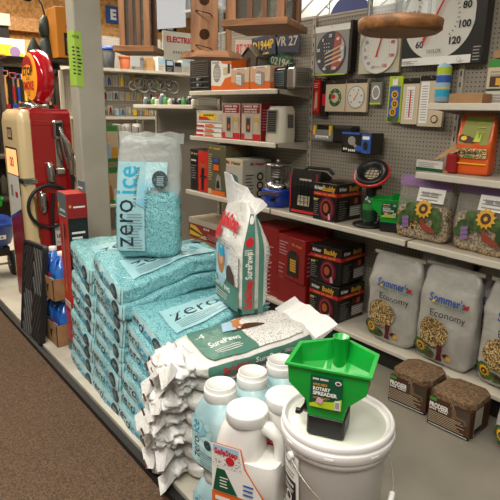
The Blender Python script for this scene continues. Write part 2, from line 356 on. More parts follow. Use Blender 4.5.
# ---------------- ice melt bags ----------------
WORD = ('zero', 'ice')
def ice_prints(b, fr):
    f = fr['f']
    b.rect(f, .02, .08, .985, .92, 'ice_strip', g=(24, 6))
    b.rect(fr['r'], .0, .08, .02, .92, 'ice_strip', g=(3, 6))
    b.text(f, 'zero', .23, .5, .070, 'navy_print', bold=.012, width=.165); b.text(f, 'ice', .56, .5, .070, 'cyan_print', bold=.02, width=.105)
    b.disc(f, .82, .48, .045, .032, 'badge_dark'); 
    b.lines(f, .75, .88, .32, .64, 4, 'ice_strip', .25, .3)
def ice_bag(loc, rz, seed, label, tilt=0, big=False, m='ice_granule', W=.39, L=.6, T=.092, sagx=0.0):
    b = MB()
    def de(v):
        v = v.copy(); fr_ = min(1, max(0, (.08 - v.y) / (L / 2))); v.z -= sagx * fr_ * max(0, v.x / W + .5); v.y += .008 * (v.z / T) if v.y < 0 else 0; return v
    fr = pillow(b, W, L, T, m, seed, n=20, amp=.004, deform=de, seg=(24, 20, 8), pill=.12)
    ice_prints(b, fr)
    if big:
        f = fr['ts']
        b.rect(f, .14, .12, .9, .62, 'ice_label', g=(12, 8))
        b.text(f, 'zero', .42, .46, .13, 'navy_print', width=.27); b.text(f, 'ice', .73, .46, .12, 'cyan_print', width=.12, bold=.01)
        b.lines(f, .2, .8, .17, .33, 5, 'grey_print', .25, .5, seed)
        b.disc(f, .93, .75, .035, .03, 'badge_dark')
    o = b.build('ice_melt_bag', None, loc); o.rotation_euler = (0, tilt, rz)
    tag(o, label, 'ice melt bag', 'ice melt bags stacked flat in columns'); return o
ords = ['bottom', 'second from the bottom', 'third from the bottom', 'fourth from the bottom', 'fifth from the bottom', 'sixth from the bottom', 'seventh from the bottom', 'eighth from the bottom', 'topmost']
cols = [('left', -2.885, 9, .086), ('middle', -2.50, 9, .087), ('right', -2.125, 7, .086)]
for ci, (cn, cx, n, th) in enumerate(cols):
    z = .05
    for k in range(n):
        od = ords[k] if k < n - 1 else 'topmost'
        top = k == n - 1
        dx = random.uniform(-.012, .012); dy = random.uniform(-.008, .008)
        wide = 1.06 if (ci == 1 and k >= n - 2) else 1
        ice_bag((cx + dx + (.012 if wide > 1 else 0), 1.372 + dy - (.04 + .018 * ci) * (1 - k / (n - 1)), z), R(-1.5 - .4 * k + random.uniform(-1.5, 1.5)), ci * 20 + k,
                f'teal ice melt bag, {od} in the {cn} column of teal bags', tilt=0, big=top, m='ice_granule_pale' if (ci == 0 and k in (1, 8)) else 'ice_granule', W=.39 * wide, L=.6 * wide,
                T=th + .006, sagx=.04 + .007 * k)
        z += th
# standing ice melt bag
def standing_ice():
    W, D, H = .37, .15, .68
    t = thing('standing_ice_melt_bag', 'half-full clear bag of teal ice melt standing upright on the teal stack', 'ice melt bag', (-2.51, 1.31, .83), R(52)); t.scale = (.9, .9, .93)
    b = MB()
    def de(v):
        k = v.y / .42; q = Vector((v.x * (1 - .04 * k), v.z, v.y + .21)); q.y = (q.y - D / 2) * (1 - .25 * max(0, k)); return q
    # pillow axes: W=x, L->height, T->depth
    def body(b, H1, m, seed, taper, z0=0, sc=1, seg=(12, 16, 6), dsc=1):
        def de(v):
            h = (v.y + H1 / 2); q = h / H
            return Vector((v.x * (1 - taper * q) * sc + .03 * q * q, (v.z - D / 2) * dsc * (1 - .75 * max(0, (q - .5)) * 2 * .9), h + z0 + .012 * sin(v.x * 30) * max(0, q - .7)))
        return pillow(b, W, H1, D, m, seed, n=7, amp=.0035, deform=de, seg=seg, pill=.06, f=8)
    fr = body(b, .40, 'ice_granule', 8, .02, sc=1.02, dsc=1.14)
    Ff = Cf(lambda u, v, l: fr['t'].fn(u, v, 0), W, .45)
    b.build('ice_contents', t)
    b = MB(); fr2 = body(b, H, 'clear_film', 8, .02)
    b.build('clear_bag', t)
    # printed label: on the lower face (-Y); the pillow's bottom (z=-1) side is the front
    b = MB()
    def front(u, v, l): 
        q = v; y = -(D / 2) * (1 - .75 * max(0, q - .5) * 1.8) - .022 - l
        edge = max(0, abs(u * 2 - 1) - .8) / .2
        return Vector(((u - .5) * W * (1 - .02 * q) + .03 * q * q, y + .03 * edge ** 2, v * H))
    f = Cf(front, W, H)
    b.rect(f, .03, .07, .47, .80, 'ice_label', g=(10, 16)); b.rect(f, .47, .6, .8, .80, 'ice_strip', g=(8, 6))
    b.text(f, 'zero', .13, .30, .17, 'navy_print', rot=pi / 2, width=.27); b.text(f, 'ice', .17, .655, .17, 'cyan_print', rot=pi / 2, width=.15, bold=.01)
    b.text(f, 'ICE & SNOW MELTER', .33, .6, .024, 'navy_print', rot=R(85), width=.22)
    for k in range(9): b.fpoly(f, [(.36 + .05 * k, .55 + .02 * k), (.40 + .05 * k, .64 + .01 * (k % 3)), (.42 + .045 * k, .52 + .015 * k)], 'ice_leaf')
    for k in range(8): b.fpoly(f, [(.33 + .02 * k, .47 + .01 * k), (.52, .42 + .03 * k), (.36 + .02 * k, .50 + .01 * k)], 'ice_leaf')
    b.lines(f, .2, .45, .09, .40, 13, 'grey_print', .22, .3, 4)
    b.disc(f, .70, .66, .045, .052, 'badge_dark', rot=.5); b.lines(f, .65, .76, .62, .7, 5, 'ice_strip', .25, .2, 9)
    b.build('printed_label', t)
    # crimped top hem
    b = MB(); rs = []
    for i in range(15):
        u = i / 14; p = front(u, 1, 0); rs.append([(p.x, p.y * .2 + .004 * sin(i * 2.1), .64), (p.x * 1.03, p.y * .15 + .006 * sin(i * 1.7), .70 + .006 * sin(i * 1.3)), (p.x * 1.03, p.y * .15 + .010 + .006 * sin(i * 1.7), .70 + .006 * sin(i * 1.3)), (p.x, p.y * .2 + .012, .64)])
    b.ring([[Vector(q) for q in r] for r in rs], 'clear_film', False, True); b.build('top_hem', t)
standing_ice()

# ---------------- white salt bags ----------------
def crumple(b, c, size, seed, m='white_crumple', res=22, amp=.04, dr=.0):
    """bunched plastic film end: a ridged displaced blob, faceted"""
    vs = []; fs = []
    n, k = res * 2, res
    for i in range(k + 1):
        th = pi * i / k
        for j in range(n):
            ph = 2 * pi * j / n; d = Vector((sin(th) * cos(ph), sin(th) * sin(ph), cos(th)))
            f = 1.12 - .55 * abs(ranoise(d, 1.7, seed)) - .42 * abs(ranoise(d, 3.6, seed + 3)) - .16 * abs(ranoise(d, 8, seed + 6))
            p = Vector((d.x * size[0], d.y * size[1], d.z * size[2])) * f
            p.z -= dr * max(0, -p.y / size[1]); vs.append(p + Vector(c))
    for i in range(k):
        for j in range(n): a = i * n + j; c2 = i * n + (j + 1) % n; fs.append((a, c2, c2 + n, a + n))
    b.add(vs, fs, m, True)
def salt_bag(loc, rz, seed, label, top=False, tilt=0, rx=0):
    W, L, T = .33, .60, .085
    t = thing('salt_bag', label, 'salt bag', loc, rz, 'white and green salt bags lying in a pile', rx=rx, ry=tilt)
    b = MB(); fr = pillow(b, W, L, T, 'white_film', seed, amp=.005, seg=(12, 18, 6), pill=.25)
    f = fr['r']
    b.rect(f, .05, .22, .97, .86, 'green_band', g=(16, 4)); b.rect(f, .05, .10, .97, .2, 'green_band', g=(16, 1))
    b.text(f, 'SafeStep', .29, .52, .045, 'print_red', bold=.03, width=.13); b.text(f, 'SurePaws', .55, .52, .042, 'print_white', bold=.02, width=.13)
    b.lines(f, .68, .8, .4, .66, 3, 'print_white', .35, .2, 3); b.disc(f, .87, .53, .017, .02, 'print_red')
    f = fr['t']
    if top:
        b.rect(f, .03, .1, .97, .5, 'green_band', g=(12, 10)); b.rect(f, .03, .5, .97, .93, 'film_print', g=(12, 8))
        ts = fr['ts']
        b.text(ts, 'SurePaws', .32, .42, .05, 'print_white', bold=.02, width=.15); b.lines(ts, .2, .42, .18, .3, 3, 'print_white', .3, .3, 4); b.text(ts, '-4', .18, .66, .045, 'print_white', width=.05)
        b.fpoly(ts, [(.42, .55), (.5, .92), (.78, .95), (.7, .55)], 'print_brown'); b.fpoly(ts, [(.44, .62), (.5, .9), (.6, .92), (.6, .62)], 'hair_print'); b.fpoly(ts, [(.36, .6), (.42, .9), (.5, .9), (.47, .58)], 'print_sky')
    else: b.rect(f, .03, .06, .97, .94, 'green_band', g=(12, 10))
    b.build('sack', t)
    b = MB(); sx = random.Random(seed)
    crumple(b, (-.03 + sx.uniform(-.02, .02), -L / 2 - .02, .045), (.145, .095, .052), seed, amp=.03, dr=.02)
    for k in range(2):       # stiff folded corners of film
        c = Vector((sx.uniform(-.16, .12), -L / 2 - .07, .05 + .02 * k)); a = sx.uniform(.06, .1)
        b.add([c + Vector((0, 0, .03)), c + Vector((a, -.05, -.02)), c + Vector((.03, -.06, -.06)), c + Vector((-a * .7, -.04, -.03)), c + Vector((0, .03, -.02))], [(0, 1, 2), (0, 2, 3), (4, 1, 0), (4, 0, 3), (4, 2, 1), (4, 3, 2)], 'white_crumple')
    b.build('bunched_end', t)
    b = MB(); b.box(-.07, -.035, -L / 2 - .135, -L / 2 - .128, .03, .038, 'print_brown', rot=Matrix.Rotation(.5, 3, 'Y'), piv=Vector((-.05, -.4, .03)))
    b.build('tear_tag', t)
    # crimped far end
    b = MB(); rs = []
    for i in range(9):
        x = -.165 + .33 * i / 8; zz = .04 + .008 * sin(i * 1.9 + seed); lift = .05 if top else 0
        rs.append([Vector((x, L / 2 - .03, zz - .012)), Vector((x * 1.02, L / 2 + .09, zz + .0 + lift)), Vector((x * 1.02, L / 2 + .09, zz + .004 + lift)), Vector((x, L / 2 - .03, zz + .02))])
    b.ring(rs, 'white_crumple', False, True); b.build('crimped_end', t)
    return t
so = ['bottom', 'second from the bottom', 'third from the bottom', 'fourth from the bottom', 'fifth from the bottom', 'second from the top', 'topmost']
for k in range(7):
    salt_bag((-1.755 + random.uniform(-.015, .015) + .008 * k, 1.34 + random.uniform(-.02, .02),   .05 + .087 * k), R(-7 + random.uniform(-4, 3)), 40 + k,
             f'white and green salt bag with bunched film end, {so[k]} in its pile', top=k == 6, tilt=R(2), rx=R(4.5 if k == 6 else 3 if k == 5 else .6))
def standing_salt():
    W, D, H = .36, .15, .60
    t = thing('standing_salt_bag', 'white and green salt bag standing upright on the salt bag pile', 'salt bag', (-1.935, 1.50, .69), R(-15)); t.scale = (.86, 1.05, .95)
    b = MB(); H1 = .52
    def de(v):
        h = v.y + H1 / 2; q = max(0, h / H1 - .62) / .38
        return Vector((v.x * (1 - .10 * q) - .05 * q * q, (v.z - D / 2) * (1 - .93 * q ** 1.2), h))
    pillow(b, W, H1, D, 'white_film', 77, n=8, amp=.005, seg=(12, 18, 8), deform=de, pill=.06)
    # flat top fin of film
    rs = []
    for i in range(9):
        u = i / 8; x = -.19 + .29 * u; zt = H1 + .135 - .15 * u + .006 * sin(i * 2); xt = -.15 + .19 * u; yt = (u - .3) * .14 + .008 * sin(i * 1.9)
        rs.append([Vector((x, -.012, H1 - .06)), Vector((xt, yt - .003, zt)), Vector((xt, yt + .003, zt)), Vector((x, .012, H1 - .06))])
    b.ring(rs, 'white_crumple', False, True)
    def fn(side):
        def g(u, v, l):
            z = v * .5; q = max(0, z / H1 - .62) / .38; k = (1 - .93 * q ** 1.2)
            if side == 'f': return Vector(((u - .5) * W * (1 - .10 * q) * .99 - .05 * q * q, -D / 2 * k - .009 - l + .02 * max(0, abs(u * 2 - 1) - .9) / .1, z))
            return Vector((W / 2 * (1 - .10 * q) - .05 * q * q + .009 + l, (u - .5) * D * k * .98, z))
        return g
    f = Cf(fn('f'), W, .5); r = Cf(fn('r'), D, .5)
    b.rect(f, .03, .02, .97, .27, 'green_band', g=(10, 6)); b.rect(f, .03, .27, .62, .60, 'print_sky', g=(8, 8)); b.rect(f, .62, .27, .97, .60, 'film_print', g=(6, 6))
    b.text(f, 'SurePaws', .4, .2, .05, 'print_white', bold=.02, width=.23); b.lines(f, .1, .8, .06, .14, 3, 'print_white', .3, .4, 5)
    # printed child in a knitted hat beside a dog
    b.disc(f, .36, .36, .075, .085, 'print_sky'); b.fpoly(f, [(.15, .28), (.2, .42), (.32, .46), (.5, .44), (.6, .28)], 'ice_strip'); b.disc(f, .36, .46, .055, .075, 'hair_print'); b.disc(f, .36, .49, .032, .042, 'skin_print'); b.disc(f, .36, .555, .042, .035, 'cyan_print'); b.disc(f, .36, .60, .016, .016, 'print_sky')
    b.fpoly(f, [(.6, .28), (.62, .42), (.72, .46), (.9, .38), (.95, .28)], 'print_brown')
    b.text(f, 'SafeStep', .5, .86, .085, 'print_red', bold=.05, width=.27); b.disc(f, .18, .72, .036, .036, 'print_red'); b.lines(f, .1, .8, .62, .69, 3, 'print_grey', .3, .4, 9)
    b.rect(r, .04, .01, .44, .97, 'green_band', g=(4, 14)); b.rect(r, .56, .01, .72, .95, 'green_band', g=(2, 14))
    b.text(r, 'SafeStep', .24, .2, .05, 'print_red', rot=pi / 2, bold=.04, width=.15); b.text(r, 'SurePaws', .24, .49, .045, 'print_white', rot=pi / 2, bold=.02, width=.13)
    b.disc(r, .24, .72, .022, .022, 'print_red'); b.lines(r, .1, .4, .6, .66, 3, 'print_white', .4, .2, 2); b.disc(r, .24, .92, .025, .02, 'print_white')
    b.lines(r, .78, .96, .05, .7, 16, 'print_grey', .25, .4, 8)
    b.build('sack', t)
standing_salt()

# ---------------- jugs ----------------
def blue_jug(loc, rz, label):
    t = thing('ice_melt_jug', label, 'jug', loc, rz, 'pale blue jugs of ice melt')
    b = MB(); b.loft([(0, .070, .062, 4, 0, 0), (.006, .078, .068, 5, 0, 0), (.2, .080, .070, 5, 0, 0), (.225, .076, .067, 4, 0, 0), (.262, .06, .056, 2.5, 0, 0), (.272, .054, .054, 2, 0, 0)], 'jug_blue', 36)
    b.build('body', t)
    b = MB(); f = Fr((-.068, -.0715, .02), (1, 0, 0), (0, 0, 1), .136, .19)
    b.fpoly(f, [(0, 0), (1, 0), (1, .4), (.75, .7), (.6, 1), (0, 1)], 'ice_strip'); b.text(f, 'zero', .15, .35, .055, 'navy_print', rot=pi / 2, width=.08); b.text(f, 'ice', .15, .78, .055, 'cyan_print', rot=pi / 2, width=.05, bold=.01)
    b.disc(f, .6, .5, .018, .018, 'badge_dark'); b.lines(f, .32, .95, .05, .33, 6, 'grey_print', .25, .3, 2); b.fpoly(f, [(.3, .6), (.45, .95), (.55, .7)], 'ice_leaf')
    b.build('label', t)
    b = MB(); b.lathe([(.054, .266), (.0565, .2665), (.0575, .268), (.0575, .299), (.057, .3008), (.0562, .3012), (.0535, .3012), (.0528, .302), (.0522, .3165), (.0518, .3185), (.0505, .3192), (.0485, .3192), (.048, .3175), (.0, .3175)], 'cap_white', seg=32)
    b.build('cap', t)
    b = MB(); b.tube([(.055, 0, .245), (.085, 0, .235), (.094, 0, .2), (.09, 0, .15), (.078, 0, .13)], .011, 'jug_blue', 8); b.build('handle', t)
    return t
def white_jug(loc, rz, label):
    t = thing('salt_jug', label, 'jug', loc, rz, 'white jugs of salt')
    b = MB(); b.loft([(0, .095, .058, 5, 0, 0), (.008, .103, .065, 6, 0, 0), (.14, .104, .066, 6, 0, 0), (.165, .10, .063, 5, 0, 0)], 'white_plastic', 40)
    b.loft([(.15, .070, .062, 4, -.030, 0), (.2, .066, .06, 4, -.030, 0), (.25, .062, .057, 3, -.022, 0), (.275, .056, .055, 2, -.014, 0)], 'white_plastic', 36)
    b.build('body', t)
    b = MB(); b.tube([(.02, 0, .256), (.055, 0, .252), (.082, 0, .232), (.089, 0, .2), (.089, 0, .15)], [.022, .022, .018, .015, .018], 'white_plastic', 12); b.build('handle', t)
    b = MB(); f = Fr((-.093, -.0675, .01), (1, 0, 0), (0, 0, 1), .17, .2)
    b.fpoly(f, [(0, 0), (1, 0), (.98, .3), (.8, .5), (.62, .72), (.55, 1), (0, 1)], 'print_orange'); b.fpoly(f, [(.0, .2), (.97, .2), (.94, .3), (.78, .49), (.6, .7), (.53, .99), (0, .99)], 'print_white')
    b.fpoly(f, [(.02, .62), (.57, .62), (.5, .97), (.02, .97)], 'film_print'); b.rect(f, .02, .86, .5, .97, 'print_sky'); b.text(f, 'SafeStep', .27, .88, .026, 'print_red', bold=.04, width=.075)
    b.disc(f, .35, .76, .014, .014, 'print_red'); b.fpoly(f, [(.03, .22), (.1, .6), (.25, .6), (.5, .22)], 'label_green'); b.lines(f, .16, .32, .3, .5, 4, 'print_white', .35, .2)
    b.lines(f, .6, .8, .28, .5, 3, 'print_blue', .4, .2, 3); b.rect(f, .08, .07, .36, .14, 'print_white'); b.lines(f, .5, .9, .06, .14, 2, 'print_white', .3, .3)
    b.build('label', t)
    b = MB(); b.lathe([(.056, .266), (.0605, .2665), (.0615, .268), (.0615, .2955), (.061, .299), (.0592, .3012), (.056, .302), (.0, .3025)], 'cap_white', c=(-.014, 0, 0), seg=36)
    b.build('cap', t)
    return t
BX, BY = -1.346, .955
blue_jug((BX, BY, .37), R(8), 'pale blue jug of ice melt nearest the front, beside the white salt jug')
blue_jug((BX - .004, 1.10, .37), R(10), 'pale blue jug of ice melt between two other blue jugs')
blue_jug((BX - .01, 1.245, .37), R(9), 'rearmost pale blue jug of ice melt, partly behind the green spreader')
blue_jug((BX, BY, .05), R(8), 'pale blue jug of ice melt in the lower tier under the front blue jug')
blue_jug((BX - .004, 1.10, .05), R(8), 'pale blue lower tier jug under the middle blue jug')
blue_jug((BX - .01, 1.245, .05), R(8), 'pale blue lower tier jug under the rearmost blue jug')
def wj(loc, rz, label):
    t = white_jug(loc, rz, label); t.scale = (1.08, 1.08, 1.08)
wj((-1.135, .925, .378), R(27), 'white salt jug with orange label and open handle at the front')
wj((-1.122, 1.075, .378), R(27), 'white salt jug squeezed between the front white jug and the bucket')
wj((-1.13, .93, .05), R(27), 'white salt jug in the lower tier under the front white jug')
wj((-1.12, 1.08, .05), R(27), 'white salt jug in the lower tier, under the rear white jug')

def bucket(loc, rz, label, lid_clear=True):
    t = thing('pail', label, 'bucket', loc, rz, 'white pails stacked on each other')
    b = MB(); b.lathe([(.128, 0), (.133, .004), (.148, .285), (.149, .287)], 'bucket_white', seg=56)
    b.lathe([(.149, .27), (.156, .27), (.157, .29), (.150, .292)], 'bucket_white', seg=56, cap=False)
    b.build('tub', t)
    b = MB()
    b.lathe([(.150, .292), (.158, .288), (.164, .296), (.165, .318), (.1635, .322), (.160, .323), (.162, .328), (.162, .342), (.158, .348), (.153, .348), (.150, .343), (.147, .334), (.138, .333)], 'bucket_white', seg=64, cap=False)
    for k in range(24):
        a = 2 * pi * k / 24; 
        if k % 3 == 0: b.box(.1615, .1655, -.012, .012, .305, .311, 'bucket_white', rot=Matrix.Rotation(a, 3, 'Z'), piv=Vector((0, 0, 0)))
    b.build('lid', t)
    b = MB(); b.lathe([(.139, .3325), (.137, .3345), (.08, .3345), (0, .3345)], 'lid_clearish', seg=48, cap=False); b.build('lid_panel', t)
    # bail
    b = MB(); n = 30; pts = []
    for i in range(n + 1):
        a = -pi * .50 + pi * 1.0 * i / n; q = sin(pi * i / n)
        pts.append((.168 * cos(a) + .02 * q - .004, .160 * sin(a), .262 - .135 * q))
    b.tube(pts, .0022, 'wire', 6); h = b.build('bail', t)
    g = MB(); k = 11; g.tube(pts[k + 5:k + 11], .0085, 'bucket_white', 10); g.build('grip', h)
    for s in (-1, 1):
        e = MB(); e.cyl((0, s * .15, .262), (0, s * .166, .262), .011, 'bucket_white', seg=12); e.build('bail_ear', t)
    # printed label wraps the wall
    b = MB()
    def fn(u, v, l):
        a = -2.0 + u * .62; r = .1362 + (.148 - .133) * v * .9 + l + .0015; z = .03 + v * .235; return Vector((r * cos(a), r * sin(a), z))
    f = Cf(fn, .11, .235)
    b.rect(f, .02, .0, .98, 1, 'print_white', g=(12, 3)); b.lines(f, .15, .6, .8, .98, 10, 'print_black', .45, .1, 3, vert=True); b.lines(f, .1, .8, .66, .76, 2, 'print_black', .3, .1)
    b.rect(f, .12, .28, .85, .62, 'print_black'); b.text(f, 'DANGER', .48, .55, .018, 'print_white', bold=.03, width=.065); b.lines(f, .2, .75, .44, .5, 2, 'print_white', .5, .1); b.disc(f, .48, .36, .02, .018, 'print_white'); b.disc(f, .48, .36, .013, .012, 'print_black')
    b.lines(f, .1, .85, .02, .24, 5, 'print_black', .4, .3); b.build('label', t)
    return t
bucket((-.905, 1.06, .402), R(-10), 'white lidded pail with wire handle carrying the green hand spreader')
bucket((-.905, 1.06, .052), R(-60), 'white pail hidden under the top pail')

def spreader(loc, rz, label, sc=1, group='green hand-held rotary spreaders'):
    t = thing('hand_spreader', label, 'spreader', loc, rz, group); t.scale = (sc,) * 3
    def outline(w, yf, ys, ya, z, aw=.028):
        p = [(-w, yf), (w, yf), (w, ys), (aw * 1.6, ya - .012), (aw, ya), (-aw, ya), (-aw * 1.6, ya - .012), (-w, ys)]
        return [Vector((x, y, z)) for x, y in p]
    def off(r, d, z):
        c = sum(r, Vector()) / len(r); return [Vector((v.x - math.copysign(min(abs(v.x - c.x), d), v.x - c.x), v.y - math.copysign(min(abs(v.y - c.y), d), v.y - c.y), z)) for v in r]
    b = MB(); R_ = [outline(.052, -.052, .04, .05, .06, .02), outline(.058, -.054, .045, .055, .095, .02), outline(.062, -.056, .05, .06, .105, .02), outline(.112, -.060, .07, .125, .148), outline(.116, -.062, .078, .145, .196), outline(.124, -.069, .086, .153, .197), outline(.124, -.069, .086, .153, .203)]
    i1 = outline(.112, -.058, .074, .141, .203, .024); i2 = outline(.107, -.055, .068, .12, .15, .024); i3 = outline(.055, -.05, .045, .055, .10, .016); i4 = outline(.03, -.03, .03, .035, .07, .01)
    b.ring(R_ + [i1, i2, i3, i4], 'spreader_green', False, True)
    b.build('hopper', t)
    b = MB(); b.lathe([(.024, .12), (.026, .22), (.027, .222), (.022, .222), (.021, .14), (0, .14)], 'spreader_green', c=(0, .125, 0), seg=20, cap=False); b.build('handle_socket', t)
    b = MB(); b.box(-.056, .056, -.052, .045, 0, .062, 'black_plastic', ch=.006); b.box(-.05, .05, -.048, .045, .06, .075, 'black_plastic'); b.build('base', t)
    b = MB(); b.cyl((-.057, -.01, .07), (-.07, -.01, .07), .026, 'black_plastic', seg=20); b.cyl((-.068, -.01, .07), (-.085, -.01, .04), .006, 'black_plastic'); b.cyl((-.085, -.01, .04), (-.1, -.01, .04), .009, 'black_plastic'); b.build('crank', t)
    b = MB(); f = Fr((-.046, -.0625, .095), (1, 0, 0), (0, -.02, 1), .092, .09); f2 = f
    b.rect(f, 0, 0, 1, 1, 'label_green', l=.004); b.k = 8; b.fpoly(f, [(0, 0), (1, 0), (1, .38), (.7, .24), (.3, .2), (0, .1)], 'print_lime')
    b.text(f, 'Expert Gardener', .08, .9, .009, 'print_white', 'L', width=.045); b.disc(f, .87, .86, .009, .006, 'print_white'); b.disc(f, .87, .86, .006, .0035, 'print_maroon')
    b.text(f, 'HAND HELD', .1, .74, .009, 'print_gold', 'L', bold=.03, width=.04); b.text(f, 'ROTARY', .1, .61, .014, 'print_white', 'L', bold=.04, width=.05); b.text(f, 'SPREADER', .1, .47, .014, 'print_white', 'L', bold=.04, width=.07)
    b.lines(f, .12, .65, .3, .38, 2, 'print_gold', .3, .2); b.fpoly(f, [(.2, .2), (.38, .14), (.45, .3), (.27, .36)], 'print_pink'); b.rect(f, .8, .05, .97, .34, 'print_white'); b.lines(f, .82, .95, .08, .3, 6, 'print_black', .5, .05, vert=True)
    b.build('label', t)
    return t
spreader((-.885, 1.00, .7375), R(31), 'green hand spreader with open hopper standing on the white pail', sc=.93).scale = (.93, .96, 1.04)
spreader((-3.03, 1.50, .845), R(40), 'green hand spreader standing behind the teal bags, beside the grey column')

# ---------------- gondola ----------------
g = thing('gondola_shelving', 'long beige pegboard gondola with steel shelves along the right aisle', 'shelving unit', (0, 0, 0))
ups = [-5.48, -4.25, -3.02, -1.79, -.56]
tops = [1.62, 2.27, 2.255, 2.255]
for i in range(4):
    b = MB(); x0, x1 = ups[i] + .016, ups[i + 1] - .016
    b.box(x0, x1, 3.0, 3.02, .12, tops[i], 'pegboard' if i else 'panel_grey'); b.box(x0, x1, 2.997, 3.023, tops[i] - .012, tops[i] + .012, 'shelf_beige'); b.build('back_panel', g)
for i, x in enumerate(ups):
    b = MB(); h = (1.63, 2.28, 2.28, 2.265, 2.265)[i]; b.box(x - .016, x + .016, 2.985, 3.035, 0, h, 'shelf_beige', ch=.002); b.box(x - .004, x + .004, 2.9835, 2.985, .2, h - .02, 'upright_slots'); b.build('upright', g)
b = MB(); b.box(-5.48, -.56, 2.61, 3.0, .125, .155, 'shelf_lip', ch=.004); b.build('base_deck', g)
b = MB(); b.box(-5.46, -.58, 2.66, 2.68, 0, .125, 'dark_trim'); b.build('kick_plate', g)
def shelf(x0, x1, y0, z, m='shelf_lip'):
    b = MB(); b.box(x0, x1, y0, 2.983, z - .006, z, 'shelf_beige'); b.box(x0, x1, y0 - .012, y0 + .004, z - .035, z + .002, m, ch=.004); o = b.build('shelf', g)
    for x in (x0 + .003, x1 - .003):
        k = MB(); k.hull([(x + s * .0015, y, zz) for s in (-1, 1) for y, zz in ((2.985, z - .006), (2.985, z - .06), (y0 + .02, z - .006), (y0 + .02, z - .03))], 'shelf_beige'); k.build('bracket', o)
shelf(-4.23, -3.04, 2.66, 1.752); shelf(-4.23, -3.04, 2.66, 1.362)
for a, c in ((-4.235, -3.03), (-3.012, -1.80), (-1.78, -.57)): shelf(a, c, 2.61, .872 if a < -4 else .872)
shelf(-1.78, -.57, 2.68, 1.652); shelf(-1.785, -.57, 2.63, 1.275)
shelf(-5.47, -4.27, 2.72, 1.635)
ZA, Z1, Z2, ZC, ZB, ZD = .872, 1.752, 1.362, 1.652, 1.275, .155
e = .0015

def carton(name, label, cat, x, y, z, w, d, h, m, art=None, rz=0, group=None, ch=.002):
    """x,y = centre of the front bottom edge"""
    t = thing(name, label, cat, (x + sin(rz) * -d / 2, y + cos(rz) * d / 2, z + e), rz, group)
    b = MB(); b.box(-w / 2, w / 2, -d / 2, d / 2, 0, h, m, ch=ch); F = faces(w, d, h)
    if art: art(b, F)
    b.build('carton', t); return t
def lid_flaps(t, w, d, h, m='card'):
    b = MB(); b.box(-w / 2, w / 2, -.006, .006, h, h + .0015, m); b.build('tape', t)

# top shelf: appliances
def drawers_art():
    t = thing('toaster_oven', 'black countertop oven on top shelf with rows of knobs, left of the fan heater box', 'oven', (-4.12, 2.82, Z1 + e))
    b = MB(); b.box(-.165, .165, -.13, .12, .008, .27, 'black_card', ch=.008); b.build('body', t)
    F = Fr((-.165, -.131, 0), (1, 0, 0), (0, 0, 1), .33, .27); b = MB(); b.rect(F, .12, .52, .88, .93, 'grey_print'); b.rect(F, .14, .54, .86, .91, 'black_plastic'); b.lines(F, .16, .84, .58, .88, 5, 'print_grey', .12, .0); b.build('glass_door', t)
    for k in range(2):
        for j in range(2): q = MB(); q.lathe([(.014, 0), (.012, .014), (0, .014)], 'black_rubber' if j else 'print_grey', seg=14, c=(0, 0, 0)); o = q.build('knob', t); o.location = (-.02 + .05 * j, -.131, .05 + .05 * k); o.rotation_euler = (pi / 2, 0, 0)
    for k in range(3): q = MB(); q.box(-.14, .14, -.136, -.13, .028 + .045 * k, .036 + .045 * k, 'grey_print'); q.build('trim_bar', t)
drawers_art()
def a_fan(b, F):
    f = F['f']; b.rect(f, 0, .0, 1, 1, 'print_white'); b.fpoly(f, [(0, 0), (1, 0), (1, .45), (.7, .4), (.5, .15), (0, .18)], 'print_orange'); b.fpoly(f, [(.45, 1), (1, 1), (1, .82), (.55, .88)], 'print_orange')
    b.disc(f, .3, .58, .055, .075, 'print_grey'); b.lines(f, .14, .46, .4, .76, 8, 'print_white', .25, .05); b.rect(f, .62, .5, .82, .75, 'print_beige'); b.rect(f, .84, .55, .94, .85, 'print_brown'); b.text(f, 'Comfort', .25, .93, .03, 'print_grey', width=.1)
    b.rect(F['r'], 0, 0, 1, 1, 'print_orange'); b.lines(F['r'], .1, .9, .2, .8, 6, 'print_white', .2, .4)
carton('heater_carton', 'orange and white fan heater carton on the top shelf beside the black oven', 'box', -3.81, 2.70, Z1, .29, .16, .245, 'orange_box', a_fan)
carton('plain_carton', 'plain grey carton on the top shelf behind the small heater cartons', 'box', -3.66, 2.87, Z1, .26, .1, .27, 'grey_card', None)
def a_small(b, F):
    f = F['f']; b.rect(f, 0, 0, 1, .35, 'print_orange'); b.rect(f, 0, .35, .12, 1, 'pale_orange'); b.rect(f, .8, .35, 1, 1, 'print_beige'); b.rect(f, .14, .9, .85, 1.0, 'print_white'); b.lines(f, .3, .75, .92, .98, 1, 'print_blue', .5, .1)
    b.fpoly(f, [(.25, .25), (.6, .15), (.72, .25), (.72, .72), (.4, .82), (.25, .7)], 'print_grey'); b.fpoly(f, [(.28, .3), (.57, .22), (.57, .66), (.28, .7)], 'print_white'); b.lines(f, .3, .55, .3, .62, 5, 'print_grey', .3, .05)
    b.fpoly(F['r'], [(0, 0), (1, 0), (1, .5), (0, .3)], 'print_orange'); b.lines(F['r'], .1, .9, .55, .9, 4, 'print_grey', .3, .4)
carton('heater_carton', 'small pale orange heater carton on the top shelf, left of its twin', 'box', -3.545, 2.70, Z1, .235, .14, .17, 'pale_orange', a_small, group='small pale orange heater cartons')
carton('heater_carton', 'small pale orange heater carton on the top shelf next to the dark radio', 'box', -3.295, 2.70, Z1, .235, .14, .172, 'pale_orange', a_small, group='small pale orange heater cartons')
